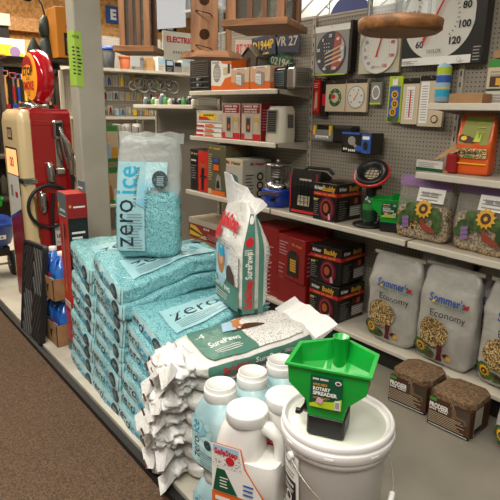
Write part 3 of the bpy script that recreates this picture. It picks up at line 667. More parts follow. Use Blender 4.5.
def radio():
    t = thing('utility_heater', 'dark box heater with a grille on the right end of the top shelf', 'heater', (-3.075, 2.82, Z1 + e), R(-6))
    b = MB(); b.box(-.115, .05, -.09, .09, 0, .15, 'black_card', ch=.01); b.box(-.09, .06, -.085, .085, .15, .156, 'black_plastic'); b.build('body', t)
    b = MB(); f = Fr((-.115, -.091, 0), (1, 0, 0), (0, 0, 1), .165, .15); b.rect(f, .08, .15, .92, .85, 'grey_print'); b.lines(f, .1, .9, .2, .8, 7, 'black_plastic', .55, .02); b.build('front_grille', t)
    b = MB(); b.box(.052, .15, -.085, .085, 0, .15, 'steel', ch=.012); f = Fr((.1502, -.085, 0), (0, 1, 0), (0, 0, 1), .17, .15)
    for i in range(6):
        for j in range(6): b.disc(f, .2 + .11 * i, .2 + .11 * j, .005, .005, 'black_plastic', l=.001, seg=8)
    b.build('end_cover', t)
    b = MB(); b.tube([(-.06, 0, .15), (-.05, 0, .185), (.03, 0, .185), (.04, 0, .15)], .006, 'black_plastic'); b.build('handle', t)
radio()
# second shelf
def a_flat(b, F):
    f = F['f']; b.rect(f, .02, .15, .98, .85, 'print_white'); b.rect(f, .0, .1, .3, .5, 'print_red'); b.rect(f, .35, .1, .7, .5, 'print_orange'); b.text(f, 'Heater', .5, .7, .016, 'print_red', width=.12)
    b.lines(F['r'], .1, .9, .2, .8, 2, 'print_orange', .4, .2)
for k in range(3): carton('flat_carton', ('flat orange and white carton at the bottom of the pile on the second shelf', 'flat orange and white carton in the middle of the pile on the second shelf', 'flat orange and white carton third from the bottom on the second shelf')[k], 'box', -4.0 + .006 * k, 2.70, Z2 + .041 * k, .40, .22, .038, 'pack_white', a_flat, group='flat cartons on the second shelf')
def a_flat2(b, F):
    f = F['f']; b.rect(f, .1, .2, .75, .8, 'print_yellow'); b.fpoly(f, [(.1, .2), (.6, .2), (.4, .45), (.1, .5)], 'print_red'); b.text(f, 'HEATER', .5, .62, .025, 'print_black', bold=.03, width=.16); b.text(f, 'warm', .12, .9, .018, 'print_grey', width=.06); b.rect(f, .8, .2, .96, .7, 'print_beige')
    b.rect(F['r'], .1, .2, .9, .7, 'print_grey')
carton('flat_carton', 'taller yellow and white carton on top of the flat carton pile', 'box', -3.99, 2.70, Z2 + .125, .40, .22, .10, 'pack_white', a_flat2)
def a_tower(b, F):
    f = F['f']; b.rect(f, .04, .74, .96, .98, 'red_card'); b.rect(f, .0, .0, 1, .18, 'print_red'); b.text(f, 'Comfort Zone', .5, .93, .024, 'print_white', width=.18); b.text(f, 'OSCILLATING', .5, .85, .02, 'print_white', bold=.03, width=.16); b.text(f, 'CERAMIC HEATER', .5, .78, .016, 'print_white', width=.16)
    b.rect(f, .2, .04, .62, .70, 'light_card'); b.rect(f, .26, .2, .52, .64, 'print_grey'); b.rect(f, .29, .24, .49, .6, 'print_brown'); b.disc(f, .4, .36, .012, .02, 'print_orange'); b.rect(f, .7, .3, .93, .65, 'print_beige'); b.rect(f, .72, .5, .9, .62, 'print_gold')
    r = F['r']; b.rect(r, 0, 0, 1, 1, 'red_card'); b.lines(r, .1, .9, .3, .9, 8, 'print_pink', .2, .4)
carton('heater_carton', 'red and beige tower heater carton on the second shelf, left one of the pair', 'box', -3.665, 2.70, Z2, .245, .15, .285, 'beige_box', a_tower, group='tower heater cartons')
carton('heater_carton', 'red and beige tower heater carton on the second shelf beside the white heater', 'box', -3.40, 2.70, Z2, .245, .15, .285, 'beige_box', a_tower, group='tower heater cartons')
def white_heater():
    t = thing('ceramic_heater', 'cream ceramic heater with dark grille standing on the second shelf', 'heater', (-3.155, 2.80, Z2 + e), R(4))
    b = MB(); b.loft([(0, .105, .075, 5, 0, 0), (.02, .108, .078, 5, 0, 0), (.24, .098, .07, 5, 0, .005), (.268, .088, .058, 4, 0, .008)], 'heater_white', 36, sm=True); b.build('body', t)
    b = MB(); f = Fr((-.1, -.0805, 0), (1, 0, 0), (0, .04, 1), .2, .27); b.rect(f, .12, .24, .68, .9, 'print_grey'); b.rect(f, .17, .28, .63, .86, 'black_plastic'); b.lines(f, .18, .62, .3, .84, 9, 'print_grey', .15, .0); b.build('grille', t)
    b = MB(); f = Fr((.1075, -.06, 0), (0, 1, 0), (-.04, 0, 1), .12, .27); b.rect(f, .25, .4, .8, .78, 'grey_card'); b.lines(f, .28, .77, .42, .76, 8, 'black_plastic', .4, 0); b.build('control_panel', t)
    b = MB(); b.tube([(.09, .06, .03), (.13, .04, .01), (.17, .05, .008), (.15, .09, .008)], .004, 'black_plastic'); b.build('cord', t)
white_heater()
# third shelf (long)
def a_torch(b, F):
    f = F['f']; b.rect(f, .45, .02, .98, .98, 'red_bright'); b.text(f, 'Mr. Heater', .25, .9, .025, 'print_white', width=.1); b.disc(f, .1, .9, .01, .014, 'print_gold'); b.fpoly(f, [(.6, .05), (.75, .05), (.78, .5), (.72, .75), (.62, .5)], 'print_black'); b.fpoly(f, [(.52, .6), (.9, .58), (.88, .68), (.54, .7)], 'ember'); b.rect(f, .55, .35, .9, .4, 'print_black')
    b.lines(f, .06, .38, .3, .66, 6, 'print_grey', .25, .4); b.text(f, 'TORCH', .22, .74, .022, 'print_white', width=.08)
carton('torch_carton', 'black and red torch carton at the left end of the long shelf', 'box', -4.06, 2.64, ZA, .30, .2, .375, 'black_card', a_torch)
def a_olive(b, F):
    f = F['f']; b.text(f, 'Mr. Heater', .42, .94, .03, 'print_gold', bold=.03, width=.17); b.rect(f, .3, .48, .68, .75, 'print_brown'); b.rect(f, .34, .5, .64, .62, 'print_orange'); b.rect(f, .35, .66, .62, .74, 'print_blue'); b.rect(f, .02, 0, .98, .1, 'print_orange'); b.fpoly(f, [(.45, .12), (.8, .12), (.75, .38), (.6, .44), (.5, .36)], 'print_grey'); b.fpoly(f, [(.5, .15), (.7, .15), (.66, .3), (.54, .3)], 'print_black')
    b.lines(f, .06, .3, .3, .85, 12, 'print_beige', .25, .4); b.rect(f, .06, .02, .24, .12, 'print_beige')
    r = F['r']; b.text(r, 'Mr. Heater', .5, .94, .028, 'print_red', bold=.03, width=.16); b.lines(r, .1, .8, .4, .8, 5, 'print_black', .2, .4)
carton('heater_carton', 'tall olive heater carton on the long shelf between black and white cartons', 'box', -3.79, 2.64, ZA, .27, .28, .43, 'olive_card', a_olive)
def a_mrh(b, F):
    f = F['f']; b.rect(f, 0, .82, 1, 1, 'print_beige'); b.text(f, 'Mr. Heater', .45, .91, .04, 'print_black', bold=.03, width=.2); b.disc(f, .12, .91, .014, .014, 'print_red'); b.fpoly(f, [(0, .3), (1, .35), (1, .78), (.6, .7), (0, .78)], 'light_card'); b.fpoly(f, [(.02, .4), (.8, .4), (.7, .6), (.3, .66), (.05, .6)], 'grey_print'); b.rect(f, .1, .08, .9, .3, 'print_grey')
    r = F['r']; b.text(r, 'Mr. Heater', .5, .9, .035, 'print_red', bold=.03, width=.15)
    for q in ((.6, .58), (.6, .36), (.6, .16)): b.disc(r, q[0], q[1], .035, .035, 'print_black'); b.disc(r, q[0], q[1], .02, .02, 'print_beige')
    b.lines(r, .08, .4, .2, .7, 6, 'print_black', .25, .4)
carton('heater_carton', 'pale grey heater carton with black dials on the long shelf, left of the lantern heater', 'box', -3.52, 2.63, ZA, .23, .30, .335, 'light_card', a_mrh)
def lantern():
    t = thing('camp_heater', 'chrome and blue radiant camp heater on the long shelf', 'heater', (-3.12, 2.76, ZA + e), R(20)); t.scale = (1.05, 1.05, 1.05)
    b = MB(); b.lathe([(.10, 0), (.118, .01), (.12, .12), (.112, .135), (.0, .135)], 'stove_blue', seg=28); b.build('base', t)
    b = MB(); b.lathe([(.11, .135), (.115, .15), (.06, .19), (.03, .2), (.03, .21)], 'chrome', seg=28, cap=False)
    for k in range(5): b.lathe([(.05, .21 + .018 * k), (.058, .215 + .018 * k), (.05, .222 + .018 * k)], 'steel', seg=20)
    b.build('burner', t)
    for k in range(8):
        q = MB(); a = 2 * pi * k / 8; q.tube([(.095 * cos(a), .095 * sin(a), .14), (.097 * cos(a), .097 * sin(a), .30)], .003, 'chrome', 6); q.build('guard_rod', t)
    b = MB(); b.lathe([(.098, .3), (.108, .305), (.1, .315), (.05, .325), (0, .325)], 'chrome', seg=28, cap=False); b.lathe([(.015, .325), (.018, .34), (0, .34)], 'steel', seg=12); b.build('top_plate', t)
    b = MB(); b.cyl((.03, -.117, .06), (.03, -.135, .06), .016, 'black_plastic', seg=14); b.build('knob', t)
    f = MB(); f.box(-.08, .08, -.126, -.119, .09, .115, 'chrome'); f.build('trim_band', t)
lantern()
def portable(loc, rz, label):
    t = thing('portable_heater', label, 'heater', loc, rz)
    b = MB(); b.hull([(x, y, z) for x in (-.13, .13) for y, z in ((-.1, .03), (-.1, 0), (.1, 0), (.1, .12), (-.02, .31), (-.07, .32), (-.1, .2), (.05, .27))], 'black_plastic'); b.build('housing', t)
    b = MB(); F = Fr((-.13, -.1015, 0), (1, 0, 0), (0, .1, 1), .26, .32)
    b.rect(F, .06, .03, .94, .12, 'red_bright'); b.rect(F, .06, .12, .12, .93, 'red_bright'); b.rect(F, .88, .12, .94, .93, 'red_bright'); b.rect(F, .06, .88, .94, .95, 'red_bright')
    for k in range(4): b.box(-.125 + .08 * k, -.118 + .08 * k, -.106, -.1, .04, .3, 'red_bright') if k in (0, 3) else None
    b.build('red_guard', t)
    b = MB(); b.rect(F, .3, .2, .72, .8, 'mesh_cream', l=.012)
    for k in range(1, 6): b.box(-.05, .057, -.118, -.114, .064 + .03 * k, .067 + .03 * k, 'black_plastic')
    for k in range(4): b.box(-.05 + .034 * k, -.047 + .034 * k, -.12, -.116, .07, .255, 'black_plastic')
    b.build('burner_tile', t)
    b = MB(); b.tube([(-.09, .0, .30), (-.07, .03, .325), (.10, .05, .325), (.14, .06, .29)], .012, 'black_plastic'); b.build('handle', t)
portable((-2.735, 2.76, ZA + e), R(6), 'red and black portable radiant heater on the long shelf')
def a_buddy(b, F):
    for k, (nm, sx) in enumerate((('f', 1), ('r', 1))):
        f = F[nm]; b.rect(f, 0, .66, 1, .76, 'print_red'); b.text(f, 'Mr.Heater', .22, .87, .035, 'print_white', bold=.03, width=.075 * sx); b.text(f, 'Buddy', .66, .87, .05, 'print_gold', bold=.04, width=.11 * sx)
        b.text(f, 'LITTLE RED HEATER', .5, .71, .016, 'print_gold', width=.18)
    f = F['f']; b.disc(f, .62, .33, .07, .085, 'print_maroon'); b.disc(f, .60, .34, .055, .068, 'ring_print'); b.disc(f, .6, .34, .042, .052, 'black_card'); b.disc(f, .58, .35, .024, .032, 'ember'); b.fpoly(f, [(.7, .05), (.8, .05), (.76, .22), (.7, .2)], 'print_pink'); b.lines(f, .06, .3, .12, .62, 9, 'print_grey', .25, .5)
    b.text(f, 'NEW', .14, .56, .022, 'print_yellow', width=.04)
    r = F['r']; b.rect(r, .5, .12, .96, .4, 'print_grey'); b.lines(r, .52, .94, .14, .38, 4, 'print_white', .3, .2); b.rect(r, .5, .45, .62, .6, 'print_brown'); b.rect(r, .66, .45, .8, .6, 'ember'); b.lines(r, .06, .42, .1, .6, 8, 'print_grey', .2, .5)
    tt = F['t']; b.disc(tt, .5, .5, .06, .06, 'print_maroon'); b.disc(tt, .5, .5, .04, .04, 'print_brown')
carton('heater_carton', 'black heater carton with a red stripe on the long shelf beside the portable heater', 'box', -2.485, 2.63, ZA, .205, .27, .255, 'black_card', a_buddy, R(3), 'black heater cartons with a red stripe')
carton('heater_carton', 'black heater carton with a red stripe, lower one of the pair on the base deck', 'box', -2.46, 2.64, ZD, .27, .29, .262, 'black_card', a_buddy, R(2), 'black heater cartons with a red stripe')
carton('heater_carton', 'black heater carton with a red stripe, on top of the pair on the base deck', 'box', -2.47, 2.65, ZD + .268, .27, .29, .262, 'black_card', a_buddy, R(7), 'black heater cartons with a red stripe')
def a_red(b, F):
    f = F['f']; b.text(f, 'Mr. Heater', .72, .84, .03, 'print_gold', width=.12); b.lines(f, .05, .4, .55, .9, 5, 'print_pink', .25, .4); b.rect(f, .38, .1, .8, .62, 'black_card'); b.rect(f, .48, .2, .7, .5, 'print_gold'); b.lines(f, .48, .7, .2, .5, 5, 'black_card', .25, 0); b.fpoly(f, [(.42, .6), (.48, .7), (.7, .7), (.76, .6)], 'black_plastic'); b.lines(f, .05, .3, .1, .4, 3, 'print_pink', .2, .4)
    r = F['r']; b.lines(r, .1, .9, .2, .8, 6, 'print_pink', .2, .4)
carton('heater_carton', 'bright red heater carton beside the black cartons on the base deck, upper one', 'box', -2.80, 2.63, ZD + .205, .33, .25, .33, 'red_card', a_red, R(-6), 'red heater cartons on the base deck')
carton('heater_carton', 'red heater carton under the bright red carton on the base deck', 'box', -2.80, 2.64, ZD, .33, .28, .2, 'red_card', None, R(-2), 'red heater cartons on the base deck')
def a_red2(b, F):
    r = F['r']; b.rect(r, .02, .25, .98, .85, 'grey_card'); b.text(r, 'PROPANE', .5, .8, .035, 'print_red', bold=.03, width=.17); b.fpoly(r, [(.1, .3), (.5, .35), (.9, .3), (.8, .65), (.3, .7)], 'black_card'); b.lines(r, .1, .9, .05, .2, 3, 'print_pink', .25, .3)
    f = F['f']; b.lines(f, .1, .9, .2, .8, 8, 'print_pink', .15, .5)
carton('heater_carton', 'large dark red heater carton standing behind the standing salt bag', 'box', -3.15, 2.66, ZD, .34, .28, .55, 'red_card', a_red2, 0)
carton('heater_carton', 'dark red heater carton on the base deck behind the bright red one', 'box', -2.86, 2.90, ZD, .3, .08, .56, 'red_card', None, 0)
def a_flatred(b, F):
    f = F['f']; b.rect(f, 0, .72, 1, 1, 'light_card'); b.rect(f, 0, 0, 1, .72, 'red_card'); b.fpoly(f, [(.02, .1), (.3, .1), (.38, .3), (.2, .6), (.05, .65)], 'print_yellow'); b.fpoly(f, [(.03, .35), (.35, .2), (.36, .28), (.05, .48)], 'black_card'); b.fpoly(f, [(.3, .05), (.5, .05), (.48, .25), (.35, .2)], 'print_beige')
    b.lines(f, .52, .8, .12, .42, 4, 'print_pink', .3, .3); b.text(f, 'PRO', .5, .6, .03, 'print_white', width=.1); b.rect(f, .86, .3, .94, .55, 'print_beige')
    r = F['r']; b.rect(r, .1, .3, .8, .85, 'black_card'); tt = F['t']; b.lines(tt, .05, .95, .05, .95, 8, 'print_beige', .7, .1)
carton('chainsaw_carton', 'wide low red and white carton on the lower shelf level beyond the teal bags', 'box', -3.97, 2.66, ZD + .26, .62, .3, .185, 'light_card', a_flatred)
carton('plain_carton', 'plain brown carton under the wide red and white carton', 'box', -3.95, 2.66, ZD, .6, .3, .255, 'card', None)
# cooker head on propane cylinder
def headheater():
    t = thing('propane_heater', 'round red-rimmed heater head on a green propane cylinder with black foot', 'heater', (-2.20, 2.76, ZA + e))
    b = MB(); b.lathe([(.105, 0), (.11, .008), (.10, .018), (.05, .03), (.047, .05)], 'black_plastic', seg=28); b.build('foot', t)
    b = MB(); b.lathe([(.048, .03), (.05, .04), (.05, .15), (.04, .18), (.02, .2), (.015, .215)], 'propane_green', seg=24); b.lathe([(.0505, .11), (.0505, .15)], 'print_green', seg=24, cap=False); b.build('cylinder', t)
    b = MB(); b.cyl((0, 0, .2), (0, .0, .27), .035, 'black_plastic'); b.box(-.05, .05, -.01, .05, .24, .29, 'black_plastic', ch=.006); b.build('regulator', t)
    h = MB(); h.lathe([(.02, -.05), (.08, -.03), (.118, 0), (.124, .012), (.128, .03)], 'black_plastic', seg=32, cap=False); h.lathe([(.105, .005), (.132, .012), (.136, .03), (.122, .034)], 'red_bright', seg=36, cap=False); h.lathe([(.122, .034), (.118, .055), (.085, .045), (.075, .02), (.06, .012), (0, .01)], 'black_plastic', seg=36, cap=False)
    o = h.build('reflector', t); o.location = (0, 0, .325); o.rotation_euler = (R(40), 0, R(20)); o.scale = (.88, .88, .95)
    m = MB(); m.lathe([(.052, .022), (0, .022)], 'mesh_cream', seg=20, cap=False)
    for k in range(4): m.box(-.055, .055, -.045 + .028 * k, -.042 + .028 * k, .028, .031, 'black_plastic'); m.box(-.045 + .028 * k, -.042 + .028 * k, -.055, .055, .03, .033, 'black_plastic')
    m.build('burner_mesh', o)
headheater()
spreader((-2.02, 2.75, ZA + .002), R(22), 'green hand spreader on the long shelf beside the propane heater')

# ---------------- wild bird food ----------------
def sunflower(b, f, u, v, r, l=None):
    b.disc(f, u, v, r, r, 'petal', seg=24, petals=1); b.disc(f, u, v, r * .5, r * .5, 'print_brown'); b.disc(f, u, v, r * .2, r * .2, 'print_gold')
def cardinal(b, f, u, v, s):
    b.fpoly(f, [(u, v + .2 * s), (u + .05 * s, v + .24 * s), (u + .1 * s, v + .14 * s), (u + .3 * s, v + .05 * s), (u + .42 * s, v - .06 * s), (u + .2 * s, v - .03 * s), (u + .06 * s, v), (u - .02 * s, v + .1 * s)], 'cardinal')
def bird_bag(loc, rz, seed, label, W=.34, H=.372):
    D = .11; t = thing('bird_seed_bag', label, 'bird seed bag', loc, rz, 'clear bird seed bags with a purple header')
    def mk(H1, D1, sc=1.0):
        def de(v):
            h = v.y + H1 / 2; q = max(0, h / H - .45) / .55
            return Vector((v.x * (1 + .02 * q) * sc, (v.z - D1 / 2) * (1 - .85 * q), h))
        return de
    b = MB(); pillow(b, W, H * .55, D, 'seed_mix', seed, n=7, amp=.005, seg=(10, 10, 6), deform=mk(H * .55, D, .97), pill=.05); b.build('seed', t)
    b = MB(); pillow(b, W, H, D + .01, 'bag_clear', seed + 1, n=8, amp=.005, seg=(10, 14, 6), deform=mk(H, D + .01), pill=.05); b.build('clear_bag', t)
    b = MB()
    def fn(u, v, l):
        q = max(0, v - .45) / .55; return Vector(((u - .5) * W, -(D / 2 + .012) * (1 - .8 * q) - .003 - l, v * H))
    f = Cf(fn, W, H)
    b.rect(f, 0.01, .83, .99, 1.0, 'purple_band', g=(8, 2)); b.rect(f, .40, .62, .9, .83, 'print_white', g=(6, 4)); b.lines(f, .45, .85, .65, .8, 3, 'print_grey', .35, .2)
    for (u, v, a, c) in ((.25, .36, .045, .04), (.76, .46, .05, .035), (.34, .52, .04, .03), (.16, .28, .03, .03), (.84, .38, .03, .045), (.5, .42, .045, .04), (.84, .26, .03, .03)): b.disc(f, u, v, a, c, 'leaf_print')
    for k in range(9): b.disc(f, .22 + .04 * (k % 3), .2 + .035 * (k // 3) + .01 * k, .009, .012, 'print_purple')
    sunflower(b, f, .58, .52, .058); cardinal(b, f, .56, .2, .75)
    b.text(f, 'Wild Bird', .65, .76, .03, 'print_grey', width=.1)
    b.build('printed_front', t); return t
bird_bag((-1.765, 2.73, ZA + e), R(2), 5, 'clear bird seed bag with purple header, beside the green shelf spreader')
bird_bag((-1.385, 2.73, ZA + e), R(-2), 9, 'clear bird seed bag with purple header and red cardinal, at the right edge', W=.35, H=.38)
def seed_sack(loc, rz, seed, label, H=.585, W=.36, rx=0):
    D = .13; t = thing('seed_sack', label, 'bird seed bag', loc, rz, 'grey sacks of economy bird seed', rx=rx)
    def de(v):
        h = v.y + H / 2; q = max(0, h / H - .72) / .28
        return Vector((v.x * (1 - .0 * q), (v.z - D / 2) * (1 - .9 * q), h))
    b = MB(); fr = pillow(b, W, H, D, 'sommer_bag', seed, n=7, amp=.007, seg=(12, 18, 6), deform=de, pill=.08, f=7); b.build('sack', t)
    def fn(u, v, l):
        p = fr['t'].fn(u, v, 0); return Vector((p.x, -abs(p.y) - .008 - l, p.z))
    f = Cf(fn, W, H); b = MB()
    b.disc(f, .35, .34, .10, .09, 'seed_fine', seg=28)
    b.disc(f, .12, .13, .05, .06, 'leaf_print'); b.disc(f, .3, .1, .05, .04, 'leaf_print'); sunflower(b, f, .15, .15, .038)
    b.fpoly(f, [(.46, .05), (.58, .05), (.56, .13), (.57, .24), (.47, .24), (.48, .13)], 'print_maroon'); b.disc(f, .64, .14, .022, .014, 'print_maroon'); b.disc(f, .36, .12, .018, .014, 'print_maroon'); b.fpoly(f, [(.64, .1), (.74, .09), (.72, .14), (.66, .15)], 'print_gold')
    b.text(f, 'Sommer\'s', .56, .70, .068, 'print_blue', bold=.02, width=.225); b.disc(f, .33, .665, .009, .009, 'print_yellow'); b.fpoly(f, [(.83, .69), (.95, .72), (.93, .67), (.86, .665)], 'print_red')
    b.text(f, 'WILD BIRD FOOD', .6, .635, .016, 'print_green', width=.19); b.text(f, 'Economy', .6, .55, .06, 'print_black', width=.215)
    b.build('printed_front', t)
    b = MB(); b.box(-W / 2 - .003, W / 2 + .003, -.005, .005, H - .016, H + .004, 'heater_white'); b.build('seam', t)
    b = MB(); b.tube([(-.045, -.004, H - .012), (-.04, -.012, H - .04), (-.03, -.014, H - .047), (.03, -.014, H - .047), (.045, -.012, H - .035), (.045, -.004, H - .015)], .0028, 'black_plastic', 6); b.build('carry_handle', t)
seed_sack((-1.91, 2.725, ZD + e), R(2), 11, 'grey seed sack on the base deck, next to the black heater cartons')
seed_sack((-1.53, 2.72, ZD + e), R(-1), 15, 'grey seed sack in the middle of the base deck row, behind the brown blocks', H=.60)
seed_sack((-1.13, 2.72, ZD + e), R(0), 19, 'grey seed sack on the base deck at the right edge', H=.6)
seed_sack((-1.68, 2.88, ZD + e), R(0), 23, 'grey seed sack in the back row behind the first front sack', H=.61)
seed_sack((-1.30, 2.88, ZD + e), R(0), 27, 'grey seed sack in the back row behind the middle front sack', H=.61)
seed_sack((-.86, 2.43, .001), R(-8), 31, 'grey seed sack standing on the floor in front of the base deck', H=.60)
def block(loc, rz, label, w=.235, d=.24, h=.205):
    t = thing('deer_block', label, 'feed block', loc, rz, 'brown feed blocks on the floor')
    c = .045; s = .012
    b = MB(); b.hull([(sx * (w / 2 - a), sy * (d / 2 - k), z) for sx in (-1, 1) for sy in (-1, 1) for (a, k) in ((c, 0), (0, c)) for z in (0.006, h - s)] + [(sx * (w / 2 - c - s), sy * (d / 2 - c - s / 2), h) for sx in (-1, 1) for sy in (-1, 1)] + [(sx * (w / 2 - c), sy * (d / 2 - c), 0) for sx in (-1, 1) for sy in (-1, 1)], 'block_brown')
    b.build('feed', t)
    b = MB(); b.box(-w / 2 + .004, w / 2 - .004, -d / 2 - .0015, -d / 2 + .02, .012, h * .80, 'print_brown'); f = Fr((-w / 2, -d / 2 - .0017, 0), (1, 0, 0), (0, 0, 1), w, h * .84)
    b.rect(f, .02, .03, .98, .12, 'print_black'); b.lines(f, .05, .95, .06, .1, 1, 'print_white', .5, .05); b.rect(f, .48, .45, .97, .98, 'print_brown'); b.rect(f, .5, .46, .96, .9, 'far_dark'); b.fpoly(f, [(.55, .46), (.58, .62), (.55, .8), (.6, .9), (.66, .78), (.66, .66), (.88, .62), (.92, .46), (.86, .46), (.85, .56), (.66, .56), (.64, .46)], 'card_dark'); b.lines(f, .52, .62, .84, .99, 3, 'print_beige', .2, .3, 2, vert=True)
    b.text(f, 'PRODEER', .04, .72, .038, 'print_white', 'L', bold=.04, width=.105); b.rect(f, .04, .86, .2, .96, 'print_green'); b.text(f, 'DEER BLOCK', .05, .6, .014, 'print_white', 'L', width=.1); b.lines(f, .04, .9, .16, .54, 7, 'print_beige', .28, .4, 7)
    b.build('label', t)
    b = MB(); f = Fr((w / 2 + .0012, -d / 2 + .03, 0), (0, 1, 0), (0, 0, 1), d - .06, h * .84); b.box(w / 2 - .02, w / 2 + .001, -d / 2 + .03, d / 2 - .03, .012, h * .8, 'print_brown'); b.rect(f, .03, .08, .5, .93, 'light_card'); b.lines(f, .06, .46, .4, .9, 9, 'print_grey', .3, .3); b.rect(f, .05, .12, .48, .32, 'print_black'); b.build('side_label', t)
block((-1.53, 2.47, 0), R(6), 'brown wrapped feed block on the floor, left of the pair')
block((-1.255, 2.445, 0), R(4), 'brown wrapped feed block on the floor nearer the right edge')

# shelf B and C goods
def open_tray():
    t = thing('display_carton', 'white and brown counter carton with its flap raised, left end of the bag shelf', 'box', (-1.70, 2.82, ZB + e), R(-4))
    b = MB(); b.box(-.14, .06, -.10, .08, 0, .012, 'card'); b.box(-.15, .03, -.105, -.10, .0, .06, 'pack_white'); b.box(-.15, .03, -.106, -.1, 0, .018, 'label_green'); b.box(-.15, -.145, -.1, .08, 0, .06, 'pack_white'); b.build('tray', t)
    b = MB(); b.hull([(-.05, -.09, .06), (.10, -.09, .12), (.02, -.02, .15), (.13, -.02, .17), (-.05, -.088, .062), (.1, -.088, .122)], 'card'); b.build('flap', t)
    b = MB(); b.box(.035, .1, -.095, .06, 0, .11, 'red_card', ch=.01); b.build('inner_carton', t)
    f = Fr((-.15, -.1065, .0), (1, 0, 0), (0, 0, 1), .18, .06); b = MB(); b.lines(f, .08, .9, .4, .9, 3, 'print_grey', .3, .3); b.build('label', t)
open_tray()
def orange_bag():
    W, D, H = .2, .09, .325; t = thing('bird_treat_bag', 'orange and olive bag of bird food standing on the upper right shelf', 'bird food bag', (-1.54, 2.80, ZB + e), R(3))
    def de(v):
        h = v.y + H / 2; q = max(0, h / H - .4) / .6; return Vector((v.x * (1 - .05 * q), (v.z - D / 2) * (1 - .85 * q), h))
    b = MB(); fr = pillow(b, W, H, D, 'orange_bag', 3, n=14, amp=.004, seg=(14, 18, 6), deform=de, pill=.03)
    def fn(u, v, l): p = fr['t'].fn(u, v, 0); return Vector((p.x, -abs(p.y) - .003 - l, p.z))
    f = Cf(fn, W, H); b.fpoly(f, [(.07, .50), (.9, .50), (.97, .98), (.16, .98)], 'olive_print'); b.rect(f, .08, .28, .93, .44, 'seed_fine', g=(6, 3)); b.text(f, 'Flakers', .42, .38, .035, 'print_brown', bold=.03, width=.1); b.disc(f, .44, .31, .02, .008, 'print_green'); b.disc(f, .16, .6, .02, .02, 'print_brown'); b.disc(f, .3, .58, .035, .02, 'print_maroon'); b.disc(f, .44, .57, .03, .015, 'print_brown'); b.fpoly(f, [(.5, .55), (.58, .72), (.64, .6), (.7, .7), (.7, .55)], 'print_lime'); b.disc(f, .22, .6, .018, .012, 'print_yellow'); b.rect(f, .06, .18, .95, .2, 'print_yellow'); b.lines(f, .55, .85, .7, .92, 3, 'print_lime', .15, .3)
    b.build('sack', t)
orange_bag()
def dark_pack(): 
    W, D, H = .15, .07, .15; t = thing('treat_pouch', 'dark green pouch at the right edge of the bag shelf', 'pouch', (-1.285, 2.79, ZB + e), R(4))
    def de(v):
        h = v.y + H / 2; q = h / H; return Vector((v.x, (v.z - D / 2) * (1 - .6 * q), h))
    b = MB(); fr = pillow(b, W, H, D, 'label_green', 4, n=6, amp=.003, seg=(8, 8, 5), deform=de, pill=.05); f = Fr((-W / 2, -D / 2 - .004, 0), (1, 0, 0), (0, .15, 1), W, H)
    b.disc(f, .4, .5, .045, .035, 'print_white'); b.text(f, 'Heath', .4, .5, .03, 'print_red', bold=.03, width=.07); b.rect(f, .1, .82, .9, .94, 'print_grey'); b.build('pouch', t)
dark_pack()
def ctray(): 
    t = thing('cardboard_tray', 'brown notched cardboard tray on the highest right shelf', 'tray', (-1.60, 2.80, ZC + e), R(2))
    b = MB(); b.hull([(x, y, z) for x, z in ((-.09, 0), (.1, 0), (.1, .05), (.06, .055), (-.05, .05), (-.08, .05)) for y in (-.08, -.075)], 'card'); b.box(-.09, .1, -.075, .08, 0, .006, 'card'); b.box(.095, .1, -.075, .08, 0, .05, 'card'); b.box(-.09, -.085, -.075, .08, 0, .05, 'card'); b.build('tray', t)
ctray()
def a_suet(b, F):
    f = F['f']; b.rect(f, 0, .82, 1, 1, 'print_green'); b.disc(f, .8, .84, .03, .014, 'print_blue'); b.rect(f, 0, .35, 1, .82, 'print_beige'); b.rect(f, .1, .38, .45, .62, 'print_brown'); b.rect(f, .3, .42, .6, .58, 'print_gold'); b.rect(f, 0, .3, 1, .34, 'label_green'); b.lines(f, .1, .7, .06, .26, 3, 'print_grey', .25, .3); b.lines(f, .1, .8, .64, .78, 2, 'print_grey', .3, .3)
carton('suet_carton', 'green and cream suet carton standing behind the notched tray on the highest right shelf', 'box', -1.46, 2.83, ZC, .16, .07, .225, 'pack_white', a_suet, R(3))
def a_or(b, F): f = F['f']; b.text(f, 'Suet', .4, .75, .03, 'print_black', bold=.03, width=.06); b.disc(f, .5, .3, .03, .02, 'print_gold'); b.lines(f, .1, .8, .5, .62, 2, 'print_black', .3, .2)
carton('suet_pack', 'small orange suet pack on the highest right shelf', 'box', -1.345, 2.76, ZC, .10, .05, .12, 'print_orange', a_or, R(2))
carton('kraft_carton', 'kraft brown carton lying on the suet carton', 'box', -1.42, 2.83, ZC + .23, .2, .09, .04, 'card', None, R(2))

